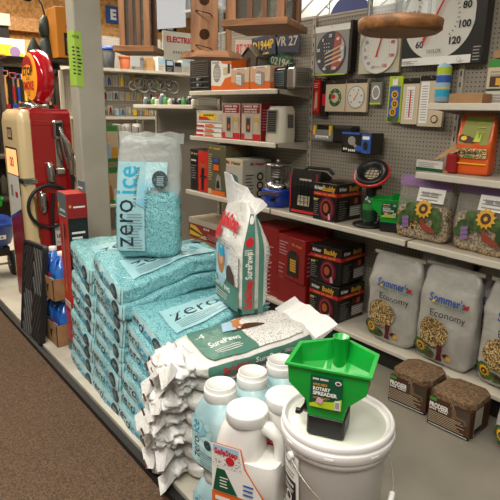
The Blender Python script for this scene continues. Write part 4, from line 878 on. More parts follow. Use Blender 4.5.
# ---------------- goods hung on the pegboard ----------------
def peg(t, x, z, y0=-.05):
    h = MB(); h.tube([(x, .045, z), (x, y0, z), (x, y0 - .01, z + .008)], .0025, 'wire', 6); h.build('peg_hook', t)
def dial_pack(name, label, x, z, w, h, build, hooks=True, d=.02, m='card', y=2.955):
    t = thing(name, label, 'thermometer', (x, y, z))
    b = MB(); b.box(-w / 2, w / 2, -d / 2, d / 2, 0, h, m); build(b, Fr((-w / 2, -d / 2 - .0005, 0), (1, 0, 0), (0, 0, 1), w, h)); b.build('card', t)
    peg(t, 0, h - .015, -.03); return t
def nums(b, f, cx, cy, r, vals, size, m, a0=215, a1=-35):
    for i, v in enumerate(vals):
        a = R(a0 + (a1 - a0) * i / (len(vals) - 1)); b.text(f, v, cx + r * cos(a) / f.w, cy + r * sin(a) / f.h, size, m, bold=.03)
def flagdial(b, f):
    b.rect(f, .02, .02, .98, .88, 'print_grey'); b.rect(f, .0, .88, 1, 1, 'print_white'); b.disc(f, .48, .45, .145, .145, 'flag_dark', seg=36); b.fpoly(f, [(.5, .1), (.7, .14), (.86, .3), (.88, .6), (.8, .75), (.6, .86), (.55, .5)], 'flag_red'); b.fpoly(f, [(.78, .3), (.86, .34), (.86, .6), (.78, .74)], 'print_sky')
    for k in range(4): b.fpoly(f, [(.3, .18 + .08 * k), (.34, .22 + .08 * k), (.84, .34 + .09 * k), (.84, .31 + .09 * k)], 'print_beige')
    for k in range(9): b.disc(f, .3 + .07 * (k % 3), .5 + .07 * (k // 3), .004, .004, 'print_white')
    nums(b, f, .48, .45, .115, ['80', '60', '40', '20', '0', '20', '40', '60', '80', '100'][1:], .028, 'print_white', 245, -65); b.rect(f, .05, .0, .95, .025, 'print_lime')
t = dial_pack('dial_thermometer', 'boxed round thermometer with a faded flag dial hanging on the pegboard', -2.775, 1.85, .33, .335, flagdial, d=.05, m='black_card', y=2.95)
b = MB(); b.box(.165, .185, -.028, .028, .02, .35, 'black_card'); b.build('carton_side', t)
def whitedial(b, f):
    b.rect(f, .0, .0, 1, .06, 'light_card'); b.disc(f, .5, .46, .15, .15, 'dial_white', seg=40)
    nums(b, f, .5, .46, .115, ['60', '40', '20', '0', '20', '40'], .028, 'print_purple', 250, 130); nums(b, f, .5, .46, .115, ['80', '100', '120'], .028, 'print_red', 20, -62)
    for k in range(20): a = R(250 - 16 * k); b.disc(f, .5 + .088 * cos(a) / f.w, .46 + .088 * sin(a) / f.h, .003, .003, 'print_grey', l=.004, seg=6)
    b.fpoly(f, [(.42, .3), (.47, .32), (.6, .78), (.57, .78)], 'print_red'); b.text(f, 'TAYLOR', .5, .12, .014, 'print_black', width=.04)
t = dial_pack('dial_thermometer', 'white round thermometer with red pointer hanging between two larger boxed ones', -2.37, 1.85, .33, .32, whitedial, m='mesh_cream')
b = MB(); b.lathe([(.15, 0), (.154, .006), (.15, .012)], 'dial_white', c=(0, -.012, .147), seg=40, axis=1, cap=False); b.build('bezel', t)
def bigdial(b, f):
    b.disc(f, .5, .54, .235, .235, 'dial_white', seg=48); b.rect(f, 0.01, 0.01, .99, .10, 'print_white')
    nums(b, f, .5, .54, .185, ['60', '40', '20', '0', '20', '40', '60', '80', '100', '120'], .055, 'print_black', 232, -48)
    for k in range(29): a = R(232 - 10 * k); b.fpoly(f, [(.5 + r * cos(a + s) / f.w, .54 + r * sin(a + s) / f.h) for r, s in ((.135, -.015), (.15, -.015), (.15, .015), (.135, .015))], 'print_black')
    b.fpoly(f, [(.31, .26), (.34, .24), (.68, .86), (.66, .87)], 'print_red'); b.text(f, 'TAYLOR', .5, .16, .03, 'print_black', width=.10); b.text(f, 'OUTDOOR', .12, .05, .012, 'print_grey', width=.06); b.disc(f, .86, .05, .012, .012, 'print_grey'); b.disc(f, .86, .05, .010, .010, 'print_white'); b.lines(f, .03, .3, .03, .08, 2, 'print_grey', .3, .3)
t = dial_pack('dial_thermometer', 'very large boxed dial thermometer with big black numbers on the pegboard', -1.94, 1.875, .47, .5, bigdial, m='print_black', y=2.94)
b = MB(); b.box(.236, .30, -.02, .05, 0, .5, 'black_card'); f = Fr((.236, -.0205, 0), (1, 0, 0), (0, 0, 1), .06, .5); b.lines(f, .15, .9, .03, .2, 5, 'print_grey', .4, .2); b.build('carton_side', t)
def tpack(name, label, cat, x, z, w, h, fn, d=.02, m='card', y=2.955):
    t = dial_pack(name, label, x, z, w, h, fn, d=d, m=m, y=y); t['category'] = cat; return t
def redtool(b, f): b.rect(f, .05, .72, .95, .95, 'red_bright'); b.rect(f, .1, .1, .9, .7, 'red_bright'); b.fpoly(f, [(.3, .15), (.7, .2), (.6, .65), (.4, .6)], 'print_beige'); b.lines(f, .15, .8, .75, .9, 3, 'print_white', .3, .3)
tpack('blister_pack', 'red carded tool hanging left of the two small dials', 'blister pack', -2.925, 1.575, .075, .26, redtool, m='red_card'); tpack('blister_pack', 'black carded tool hanging just behind the red one', 'blister pack', -2.855, 1.56, .055, .27, lambda b, f: (b.rect(f, .1, .1, .9, .9, 'black_plastic'), b.rect(f, .2, .3, .8, .6, 'print_red')), m='black_card', y=2.965)
def gdial(b, f): b.rect(f, 0, .88, 1, 1, 'black_card'); b.disc(f, .5, .45, .075, .075, 'heater_white', seg=28); b.disc(f, .5, .45, .063, .063, 'leaf_print'); b.disc(f, .5, .45, .035, .035, 'mesh_cream'); b.disc(f, .42, .48, .02, .016, 'red_bright'); nums(b, f, .5, .45, .052, ['60', '20', '0', '20', '60'], .012, 'print_white', 200, -20)
def wdial(b, f): b.rect(f, 0, .88, 1, 1, 'black_card'); b.disc(f, .5, .45, .078, .078, 'print_grey', seg=28); b.disc(f, .5, .45, .07, .07, 'dial_white', seg=28); b.fpoly(f, [(.38, .35), (.42, .34), (.62, .6), (.6, .62)], 'print_red'); nums(b, f, .5, .45, .052, ['60', '40', '0', '20', '60', '100'], .014, 'print_black', 220, -40)
tpack('dial_thermometer', 'small green round thermometer on a tan card', 'thermometer', -2.735, 1.60, .19, .215, gdial, m='print_beige'); tpack('dial_thermometer', 'small white round thermometer on a tan card beside the green one', 'thermometer', -2.54, 1.60, .185, .218, wdial, m='print_beige')
tpack('blister_pack', 'little grey dial on a narrow card with a lime edge', 'thermometer', -2.37, 1.65, .09, .17, lambda b, f: (b.rect(f, 0, .85, 1, 1, 'dark_green'), b.disc(f, .5, .45, .033, .045, 'print_white'), b.disc(f, .5, .45, .026, .036, 'print_grey'), b.rect(f, 0, 0, 1, .07, 'print_lime')), m='grey_card')
def sunf(b, f): b.rect(f, .1, .05, .9, .78, 'print_blue'); sunflower(b, f, .5, .6, .032); sunflower(b, f, .55, .4, .032); sunflower(b, f, .45, .22, .03); b.rect(f, .3, .8, .7, .95, 'print_white'); b.rect(f, .1, .02, .9, .12, 'leaf_print')
tpack('tube_thermometer', 'green carded thermometer decorated with three sunflowers', 'thermometer', -2.215, 1.54, .105, .285, sunf, m='print_lime')
def tubet(b, f): b.rect(f, 0, .88, 1, 1, 'black_card'); b.rect(f, .25, .1, .75, .82, 'print_white'); b.rect(f, .46, .15, .54, .75, 'print_red'); b.lines(f, .3, .44, .15, .78, 12, 'print_grey', .3, .2); b.lines(f, .56, .7, .15, .78, 12, 'print_grey', .3, .2)
tpack('tube_thermometer', 'narrow white tube thermometer on a tan card beside the sunflower one', 'thermometer', -2.095, 1.53, .12, .28, tubet, m='print_beige'); tpack('tube_thermometer', 'wider tan carded tube thermometer left of the blue roll', 'thermometer', -1.945, 1.52, .17, .30, lambda b, f: (b.rect(f, 0, .9, 1, 1, 'black_card'), b.rect(f, .05, .06, .4, .88, 'print_white'), b.lines(f, .1, .35, .12, .84, 14, 'print_grey', .3, .1), b.disc(f, .7, .15, .025, .025, 'print_brown'), b.disc(f, .7, .15, .018, .018, 'print_beige')), m='print_beige')
def bluetube():
    t = thing('wrapped_roll', 'blue and yellow printed roll hanging under the very large thermometer', 'roll', (-1.865, 2.93, 1.665))
    b = MB(); b.lathe([(.036, 0), (.042, .004), (.042, .2), (.03, .215)], 'print_sky', seg=18); b.lathe([(.0425, .03), (.0425, .07)], 'cyan_print', seg=18, cap=False); b.lathe([(.0427, .075), (.0427, .085)], 'print_yellow', seg=18, cap=False); b.lathe([(.0425, .11), (.0425, .15)], 'print_blue', seg=18, cap=False); b.lathe([(.0427, .155), (.0427, .195)], 'print_lime', seg=18, cap=False); b.build('roll', t); peg(t, 0, .215, .0)
bluetube()
def graypack():
    t = thing('bench_grinder_pack', 'grey and black carded tool set with yellow bands on the pegboard', 'tool pack', (-2.72, 2.93, 1.385), R(3))
    b = MB(); b.box(-.18, .03, -.05, .05, 0, .085, 'grey_card', ch=.01); b.build('front_card', t); b = MB(); b.box(-.16, .2, -.02, .055, .05, .12, 'black_plastic', ch=.01); b.box(.03, .2, -.05, .05, 0, .11, 'black_plastic', ch=.012); b.build('tool', t)
    for x in (-.15, .0): q = MB(); q.box(x, x + .02, -.054, -.03, .045, .115, 'print_yellow', ch=.003); q.build('band', t)
    b = MB(); f = Fr((-.18, -.0505, 0), (1, 0, 0), (0, 0, 1), .21, .085); b.rect(f, .25, .3, .85, .5, 'print_white'); b.lines(f, .3, .8, .35, .45, 1, 'print_black', .5, .1); b.rect(f, .03, .65, .15, .8, 'print_red'); b.build('label', t); peg(t, 0, .115, 0.0)
graypack()
def bluepack():
    t = thing('sprayer_pack', 'black and blue boxed nozzle hanging right of the grey tool set', 'tool pack', (-2.42, 2.90, 1.325), R(-2)); w, d, h = .27, .12, .14
    b = MB(); b.box(-w / 2, w / 2, -d / 2, d / 2, 0, h, 'black_card', ch=.004); F = faces(w, d, h); f = F['f']; b.rect(f, 0, .9, .6, 1, 'print_blue'); b.rect(f, .68, .05, .98, .95, 'print_blue'); b.disc(f, .35, .6, .035, .03, 'print_grey'); b.fpoly(f, [(.3, .55), (.4, .6), (.62, .25), (.55, .15)], 'print_grey'); b.disc(f, .6, .25, .03, .02, 'print_blue'); b.text(f, 'KIT', .15, .2, .025, 'print_white', bold=.03, width=.04); b.text(f, 'PUMP', .38, .15, .025, 'print_white', bold=.03, width=.07); b.disc(f, .82, .4, .02, .03, 'print_black'); b.rect(f, .72, .7, .94, .85, 'print_white'); b.build('carton', t); peg(t, 0, .15, -.0)
bluepack()
# licence plates on the pegboard
def plate(x, z, w, h, txt, m, mt, label, ry=0, y=2.95, txt2=None):
    t = thing('licence_plate', label, 'licence plate', (x, y, z), group='old licence plates on the pegboard', ry=ry)
    b = MB(); b.box(-w / 2, w / 2, -.002, .002, -h / 2, h / 2, m, ch=.0008); f = Fr((-w / 2, -.0024, -h / 2), (1, 0, 0), (0, 0, 1), w, h); b.text(f, txt, .5, .55, h * .62, mt, bold=.02, width=w * .86)
    if txt2: b.text(f, txt2, .5, .12, h * .17, mt, width=w * .5)
    for u in (.2, .8): b.disc(f, u, .9, .005, .005, 'print_grey', seg=8)
    b.build('plate', t); q = MB(); q.cyl((0, .0, h * .4), (0, .04, h * .4), .003, 'steel'); q.build('screw', t)
plate(-3.80, 2.10, .30, .15, 'BT 2785', 'plate_white', 'print_red', 'white licence plate reading BT 2785 in red', R(4))
plate(-3.54, 2.105, .30, .155, 'D1944P', 'plate_navy', 'print_yellow', 'navy licence plate reading D1944P in yellow', R(-3), y=2.93, txt2='NEW YORK')
plate(-3.27, 2.115, .30, .155, 'VR 27', 'plate_navy', 'plate_white', 'navy licence plate reading VR 27 in white', R(2), y=2.94)
plate(-3.36, 1.97, .26, .13, '02194', 'plate_green', 'plate_white', 'green licence plate below the navy plates', R(12), y=2.955)
def house():
    t = thing('metal_birdhouse', 'weathered dark metal birdhouse hanging under the licence plates', 'birdhouse', (-3.63, 2.90, 1.93))
    b = MB(); b.hull([(x, y, z) for x, z in ((-.09, .0), (.09, 0), (.1, .09), (0, .15), (-.1, .09)) for y in (-.05, .05)], 'far_dark'); b.build('body', t); b = MB(); b.hull([(-.12, -.06, .08), (-.12, .06, .08), (0, -.06, .17), (0, .06, .17), (-.12, -.06, .09), (0, .06, .18)], 'steel'); b.hull([(.12, -.06, .08), (.12, .06, .08), (0, -.06, .17), (0, .06, .17), (.12, -.06, .09), (0, .06, .18)], 'steel'); b.build('roof', t); q = MB(); q.cyl((0, -.051, .07), (0, -.055, .07), .02, 'black_plastic'); q.build('entrance', t); peg(t, 0, .18, 0)
house()
# ornaments along the gondola top
def twig(x, z0, s, sd):
    rr = random.Random(sd); t = thing('twig_ornament', f'small bare twig ornament on the gondola top rail, ' + {1: 'leftmost above the plates', 2: 'just left of the blue disc', 3: 'just right of the blue disc', 4: 'above the white round thermometer'}[sd], 'ornament', (x, 3.06, z0), group='twig ornaments on the gondola top')
    b = MB(); b.tube([(0, 0, 0), (.003, 0, s * .5), (0, 0, s)], .004, 'twig', 5); b.box(-.02, .02, -.02, .02, -.008, .004, 'twig'); b.build('stem', t)
    b = MB()
    for k in range(9): a = rr.uniform(-1.2, 1.2); z = s * rr.uniform(.3, .9); L = s * rr.uniform(.25, .5); p = Vector((L * sin(a), rr.uniform(-.02, .02), L * abs(cos(a)) * .8)); b.tube([(0, 0, z), Vector((0, 0, z)) + p * .6, Vector((0, 0, z)) + p], .002, 'twig', 4)
    b.build('branches', t)
b = MB(); b.box(-4.23, -.58, 2.99, 3.33, 2.262, 2.274, 'shelf_beige'); b.build('top_ledge', g)
for sd, (x, s) in enumerate(((-3.45, .1), (-2.95, .14), (-2.55, .13), (-2.3, .14)), 1): twig(x, 2.283, s, sd)
t = thing('round_sign', 'blue-violet round panel standing on the gondola top', 'round panel', (-2.92, 3.25, 2.28)); b = MB(); b.cyl((0, -.008, 0), (0, .008, 0), .21, 'ornament_blue', seg=40); o = b.build('disc', t); o.location.z = -.04 + .0
b = MB(); b.box(-.03, .03, -.03, .03, -.006, .02, 'black_plastic'); b.build('stand', t)

# ---------------- vintage petrol pump ----------------
def pump():
    t = thing('petrol_pump', 'vintage red and cream petrol pump with hose and nozzle beside the grey column', 'petrol pump', (-4.45, 1.35, .0))
    # local: x -.25...25, y -.22...22 ; +x side is the red door
    def sec(z, w, yf, yb, r, x0=-.25): 
        pts = []
        for cx, cy, a0 in ((w - r, yf + r, -90), (w - r, yb - r, 0), (x0 + r, yb - r, 90), (x0 + r, yf + r, 180)):
            for k in range(6): a = R(a0 + 18 * k); pts.append(Vector((cx + r * cos(a), cy + r * sin(a), z)))
        return pts
    b = MB(); b.ring([sec(.0, .25, -.2, .22, .05), sec(.12, .25, -.2, .22, .05), sec(1.48, .25, -.2, .22, .05), sec(1.545, .235, -.185, .205, .05), sec(1.575, .19, -.15, .17, .05)], 'pump_cream'); b.build('casing', t)
    b = MB(); b.hull([(x, y, z) for x in (.245, .262) for y, z in ((-.115, .1), (.185, .1), (-.115, 1.55), (.185, 1.55))] + [(.235, y, 1.575) for y in (-.115, .185)], 'pump_red'); b.box(.2, .265, -.11, .18, 1.46, 1.50, 'pump_red', ch=.003); b.box(-.2, .24, -.11, .18, 1.56, 1.582, 'pump_red', ch=.006); b.build('side_door', t)
    b = MB(); f = Fr((-.22, -.2015, 0), (1, 0, 0), (0, 0, 1), .44, 1.5)
    b.rect(f, .36, .90, .64, .96, 'print_maroon'); b.rect(f, .40, .91, .60, .95, 'pump_cream'); b.text(f, 'F', .5, .93, .06, 'print_maroon', bold=.03)
    b.fpoly(f, [(.12, .62), (.88, .62), (.86, .86), (.14, .86)], 'chrome'); b.fpoly(f, [(.16, .72), (.84, .72), (.82, .85), (.18, .85)], 'lit_window'); b.text(f, '00', .5, .785, .11, 'print_red', bold=.03); b.fpoly(f, [(.14, .48), (.86, .55), (.84, .715), (.16, .715)], 'print_white'); b.rect(f, .55, .6, .7, .63, 'print_red'); b.rect(f, .3, .6, .42, .66, 'print_grey')
    b.fpoly(f, [(.14, .02), (.86, .02), (.86, .54), (.14, .47)], 'red_card'); b.fpoly(f, [(.14, .465), (.86, .535), (.86, .55), (.14, .48)], 'chrome'); b.build('dial_face', t)
    b = MB(); 
    for y in (-.205, -.1): pass
    b.box(.15, .263, -.205, -.088, 1.02, 1.07, 'chrome', ch=.01); b.box(.15, .258, -.207, -.088, 1.035, 1.055, 'black_plastic'); b.build('trim_band', t); b = MB(); b.box(.2, .263, .188, .222, 1.02, 1.07, 'chrome', ch=.008); b.build('trim_band', t)
    b = MB(); b.tube([(.262, -.135, .93), (.268, -.13, .9), (.266, -.12, .60)], [.012, .009, .006], 'brass', 8); b.build('crank_rod', t)
    # nozzle cradle and nozzle
    b = MB(); b.box(.262, .30, .04, .12, 1.36, 1.50, 'chrome', ch=.012); b.box(.262, .275, .05, .10, 1.10, 1.40, 'chrome'); b.box(.262, .30, .04, .11, 1.09, 1.14, 'chrome', ch=.008); b.box(.298, .302, .055, .105, 1.38, 1.48, 'black_plastic'); b.build('nozzle_cradle', t)
    b = MB(); b.tube([(.305, .08, 1.45), (.315, .09, 1.40), (.32, .12, 1.33), (.32, .14, 1.25), (.32, .145, 1.17), (.315, .15, 1.09)], [.014, .016, .028, .036, .03, .022], 'chrome', 12); b.tube([(.33, .08, 1.37), (.345, .09, 1.25), (.335, .12, 1.14)], .007, 'steel', 8); b.cyl((.33, .135, 1.22), (.36, .135, 1.22), .02, 'steel'); b.build('nozzle', t)
    pts = [(.315, .15, 1.09), (.31, .155, 1.0), (.31, .145, .88)]; 
    b = MB(); b.tube(pts, .014, 'black_rubber', 8)
    lp = [(.30 + .004 * sin(a), -.03 + .165 * cos(a), .85 + .165 * sin(a)) for a in [R(20 + 360 * k / 30) for k in range(31)]]
    b.tube(lp, .014, 'black_rubber', 8); b.tube([(.3, .0, .95), (.29, -.02, .8), (.285, -.02, .5)], .014, 'black_rubber', 8); b.build('hose', t)
    for y, z in ((.0, 1.1), (-.075, .88)):
        b = MB(); b.lathe([(.0, .09), (.02, .085), (.032, .05), (.036, 0), (.030, -.06), (.012, -.09), (0, -.09)], 'chrome', c=(.275, y, z), seg=16, sx=.8); b.build('hose_hook', t)
    b = MB(); b.box(.2625, .264, .0, .11, .52, .70, 'print_white'); f = Fr((.2645, 0, .52), (0, 1, 0), (0, 0, 1), .11, .18); b.text(f, 'CONTAINS', .5, .72, .018, 'print_black', width=.09); b.text(f, 'LEAD', .5, .45, .035, 'print_black', bold=.04, width=.08); b.lines(f, .1, .9, .1, .25, 2, 'print_grey', .3, .2); b.build('paper_notice', t)
    g2 = MB(); g2.lathe([(.10, 1.575), (.11, 1.58), (.11, 1.615), (.09, 1.63)], 'chrome', seg=28); g2.build('globe_collar', t)
    b = MB(); b.lathe([(0, -.07), (.15, -.07), (.185, -.06), (.202, -.03), (.206, 0), (.202, .03), (.185, .06), (.15, .07), (0, .07)], 'globe_red', axis=1, seg=48, c=(.02, .045, 1.82)); o = b.build('globe', t)
    b = MB(); b.lathe([(.175, .064), (.165, .072), (0, .076)], 'globe_face', axis=1, seg=40, c=(.02, .045, 1.82)); f = Fr((-.145, -.0325, 1.655), (1, 0, 0), (0, 0, 1), .33, .33)
    b.fpoly(f, [(.1, .7), (.25, .9), (.5, .985), (.75, .9), (.9, .7), (.5, .78)], 'print_red'); b.text(f, 'STOP', .5, .62, .085, 'print_black', bold=.04, width=.25); b.text(f, 'AND', .5, .46, .04, 'print_black'); b.text(f, 'SMOKE', .5, .3, .085, 'print_red', bold=.05, width=.26); b.text(f, '25', .5, .12, .045, 'print_black', bold=.03); b.build('globe_lens', o)
pump()
# paper notice on the column
t = thing('notice_sheet', 'yellow-green paper notice taped around the edge of the grey column', 'notice', (-3.6, 1.385, 1.735)); b = MB()
def bend(u, v, l):
    s_ = u * .165 - .118; z = v * .345 + .004 * sin(u * 5)
    return Vector((s_, -.003 - l, z)) if s_ <= 0 else Vector((.003 + l, s_ - .003, z - .1 * s_))
f = Cf(bend, .165, .345)
b.rect(f, 0, 0, 118 / 165, 1, 'notice_green', g=(3, 4), l=0); b.rect(f, 118 / 165, 0, 1, 1, 'notice_green', g=(1, 4), l=0)
b.text(f, 'NOTICE', .72, .9, .024, 'print_black', bold=.03, width=.06); b.lines(f, .45, .97, .22, .76, 8, 'print_black', .4, .2, 6); b.build('sheet', t)

# ---------------- front row beside the aisle ----------------
def mat_():
    t = thing('boot_tray', 'black ribbed rubber boot tray standing on edge against the blue jugs', 'boot tray', (-3.64, .955, .008), R(1), rx=R(-9)); t.rotation_euler = (R(-8), R(-4), R(2))
    w, h = .42, .69
    b = MB(); 
    def rr_(x0, x1, z0, z1, r, y):
        pts = []
        for cx, cz, a0 in ((x1 - r, z0 + r, -90), (x1 - r, z1 - r, 0), (x0 + r, z1 - r, 90), (x0 + r, z0 + r, 180)):
            for k in range(6): a = R(a0 + 18 * k); pts.append(Vector((cx + r * cos(a), y, cz + r * sin(a))))
        return pts
    b.ring([rr_(-w / 2, w / 2, 0, h, .04, .02), rr_(-w / 2, w / 2, 0, h, .04, -.012), rr_(-w / 2 + .018, w / 2 - .018, .018, h - .018, .03, -.014), rr_(-w / 2 + .02, w / 2 - .02, .02, h - .02, .03, 0)], 'black_rubber', False, True)
    b.build('tray', t)
    b = MB()
    for k in range(1, 9):           # nested diamond ribs
        a, bb = .05 * k, .105 * k
        for sx in (-1, 1):
            for sz in (-1, 1):
                ok = [q / 20 for q in range(21) if a * (1 - q / 20) <= .186 and bb * q / 20 <= .318]
                if len(ok) > 1:
                    P = [(sx * a * (1 - q), sz * bb * q) for q in (ok[0], ok[-1])]
                    b.tube([(P[0][0], -.001, .345 + P[0][1]), (P[1][0], -.001, .345 + P[1][1])], .010, 'rubber_rib', 6)
    b.build('ribs', t)
mat_()
def tall_box():
    t = thing('tool_carton', 'tall narrow red and black carton standing on end beside the teal bags', 'box', (-3.19, 1.085, .05), R(-3)); w, d, h = .175, .12, 1.05
    b = MB(); b.box(-w / 2, w / 2, 0, d, 0, h, 'red_bright', ch=.002); f = Fr((-w / 2, -.0005, 0), (1, 0, 0), (0, 0, 1), w, h); r = Fr((w / 2 + .0005, 0, 0), (0, 1, 0), (0, 0, 1), d, h)
    b.rect(f, 0, .86, 1, 1, 'grey_print'); b.rect(f, 0, 0, 1, .07, 'grey_print'); b.rect(r, 0, 0, 1, .86, 'black_card'); b.disc(f, .15, .92, .014, .018, 'print_gold'); b.text(f, 'Yardworks', .58, .9, .03, 'print_white', bold=.02, width=.11); b.lines(f, .2, .9, .865, .88, 1, 'print_white', .4, .2)
    b.fpoly(f, [(.42, .42), (.48, .42), (.52, .82), (.44, .83)], 'print_grey'); b.fpoly(f, [(.25, .7), (.3, .7), (.35, .82), (.3, .82)], 'print_black'); b.rect(f, .62, .74, .72, .82, 'print_black'); b.rect(f, .42, .40, .5, .45, 'print_gold')
    b.rect(f, .15, .30, .8, .345, 'print_white'); b.lines(f, .18, .75, .305, .34, 2, 'print_red', .4, .2); b.lines(f, .2, .75, .09, .28, 10, 'print_pink', .25, .5, 5)
    b.rect(r, 0, .86, 1, 1, 'red_card'); b.disc(r, .15, .93, .008, .01, 'print_gold'); b.lines(r, .3, .9, .92, .94, 1, 'print_white', .5, .2); b.lines(r, .15, .85, .68, .8, 4, 'print_white', .4, .3); b.build('carton', t)
    b = MB(); b.box(-.02, w / 2, d - .01, d, h, h + .07, 'grey_print', ch=.002); f = Fr((-.02, d - .0105, h), (1, 0, 0), (0, 0, 1), .1, .07); b.lines(f, .1, .9, .3, .6, 1, 'print_white', .5, .2); b.build('hang_tab', t)
tall_box()
def washer(x, y, z, label):
    t = thing('washer_fluid_jug', label, 'jug', (x, y, z), R(5), 'blue washer fluid jugs in cartons')
    b = MB(); b.loft([(0, .07, .07, 4, 0, 0), (.18, .075, .075, 4, 0, 0), (.22, .065, .065, 3, 0, 0), (.262, .026, .026, 2, 0, 0), (.275, .022, .022, 2, 0, 0)], 'washer_blue', 28); b.build('body', t)
    b = MB(); b.lathe([(.026, .27), (.026, .295), (0, .296)], 'print_white', seg=18); b.build('cap', t)
    b = MB(); b.tube([(.02, -.03, .25), (.04, -.06, .24), (.045, -.07, .20), (.04, -.065, .16)], .010, 'washer_blue', 8); b.build('handle', t)
    b = MB(); f = Fr((-.05, -.0765, .03), (1, 0, 0), (0, 0, 1), .1, .13); b.rect(f, 0, .0, 1, 1, 'print_blue'); b.lines(f, .1, .9, .3, .9, 3, 'print_white', .4, .2); b.rect(f, 0, .75, .3, 1, 'print_red'); b.build('label', t)
def wcarton(x, y, z, label):
    t = thing('open_carton', label, 'box', (x, y, z), R(0), 'open cartons of washer fluid'); w, d, h = .36, .2, .15
    b = MB()
    for a in ((-w / 2, w / 2, -d / 2, -d / 2 + .004, 0, h), (-w / 2, w / 2, d / 2 - .004, d / 2, 0, h), (-w / 2, -w / 2 + .004, -d / 2, d / 2, 0, h), (w / 2 - .004, w / 2, -d / 2, d / 2, 0, h), (-w / 2, w / 2, -d / 2, d / 2, 0, .004)): b.box(*a, 'card')
    f = Fr((-w / 2, -d / 2 - .0005, 0), (1, 0, 0), (0, 0, 1), w, h); b.fpoly(f, [(.6, .75), (.66, .55), (.68, .3), (.72, .3), (.74, .55), (.8, .75), (.73, .66), (.67, .66)], 'print_black'); b.build('carton', t)
for k, z in ((0, .05), (1, .37)):
    wcarton(-3.50, 1.13, z, ('brown open carton of blue jugs on the platform', 'brown open carton of blue jugs stacked on the lower blue jugs')[k])
    for j, x in enumerate((-3.59, -3.425)):
        washer(x, 1.135, z + .008, ('blue washer fluid jug', 'blue washer fluid jug')[k] + (' in the lower carton' if k == 0 else ' in the upper carton') + (', next to the boot tray' if j == 0 else ', next to the tall red carton'))
def cart():
    t = thing('broadcast_spreader', 'blue push spreader with black wheels left of the petrol pump', 'spreader', (-5.22, 1.06, .05))
    b = MB(); b.loft([(.28, .12, .12, 4, 0, 0), (.34, .22, .18, 5, 0, 0), (.50, .27, .22, 6, 0, 0), (.515, .285, .235, 6, 0, 0), (.53, .285, .235, 6, 0, 0)], 'blue_bin', 32); b.build('hopper', t)
    b = MB(); f = Fr((.272, -.2, .32), (0, 1, 0), (.15, 0, 1), .4, .2); b.rect(f, .3, .42, .75, .62, 'print_white', l=.004); b.k = 6; b.text(f, 'Scotts', .52, .52, .03, 'print_blue', bold=.03, width=.15); b.build('logo', t)
    for y in (-.2, .2):
        for_ = MB(); for_.lathe([(.02, -.03), (.1, -.03), (.115, -.02), (.115, .02), (.1, .03), (.02, .03)], 'black_rubber', axis=1, seg=24, c=(.05, y, .115)); w_ = for_.build('wheel', t)
        h_ = MB(); h_.lathe([(0, -.033), (.03, -.033), (.03, .033), (0, .033)], 'steel', axis=1, seg=14, c=(.05, y, .115)); h_.build('hub', w_)
    b = MB(); b.box(-.1, .1, -.17, .17, .2, .29, 'black_plastic', ch=.01); b.cyl((.05, -.2, .115), (.05, .2, .115), .01, 'steel'); b.build('gearbox', t)
    b = MB(); b.tube([(-.1, -.12, .25), (-.35, -.12, .6), (-.6, -.12, .98)], .012, 'black_plastic'); b.tube([(-.1, .12, .25), (-.35, .12, .6), (-.6, .12, .98), (-.6, -.12, .98)], .012, 'black_plastic'); b.build('push_handle', t)
cart()
spreader((-5.18, 1.10, .582), R(75), 'green hand spreader standing in the blue push spreader')
t = thing('fuel_can', 'small red can on the white platform behind the boot tray', 'can', (-4.1, 1.12, .05)); b = MB(); b.lathe([(.05, 0), (.055, .01), (.055, .09), (.04, .11), (.015, .12)], 'red_bright', seg=20); b.build('body', t); b = MB(); b.lathe([(.02, .12), (.02, .14), (0, .14)], 'black_plastic', seg=14); b.build('cap', t)

# ---------------- tool rack and far left ----------------
t = thing('tool_rack', 'dark slatted rack holding the long-handled tools behind the petrol pump', 'rack', (-7.2, 2.2, 0))
b = MB(); b.box(-.06, 0, -1.6, .75, 0, 2.15, 'far_dark'); b.build('back_panel', t)
for z in (.5, 1.0, 2.06): b = MB(); b.box(0, .10 if z > 2 else .5, -1.6, .75, z, z + .03, 'steel' if z > 2 else 'far_dark'); b.build('rail', t)
rr = random.Random(5); grips = ['red_card', 'print_yellow', 'black_rubber', 'handle_wood', 'print_gold', 'black_plastic', 'blue_bin']
places = 'leftmost,second from the left,third from the left,fourth from the left,fifth from the left,sixth from the left,seventh from the left,eighth from the left,ninth from the left,tenth from the left,eleventh from the left,twelfth from the left,thirteenth from the left,fourteenth from the left,fifteenth from the left,rightmost'.split(',')
gn = dict(red_card='red', print_yellow='yellow', black_rubber='black', handle_wood='wooden', print_gold='golden', black_plastic='black', blue_bin='blue')
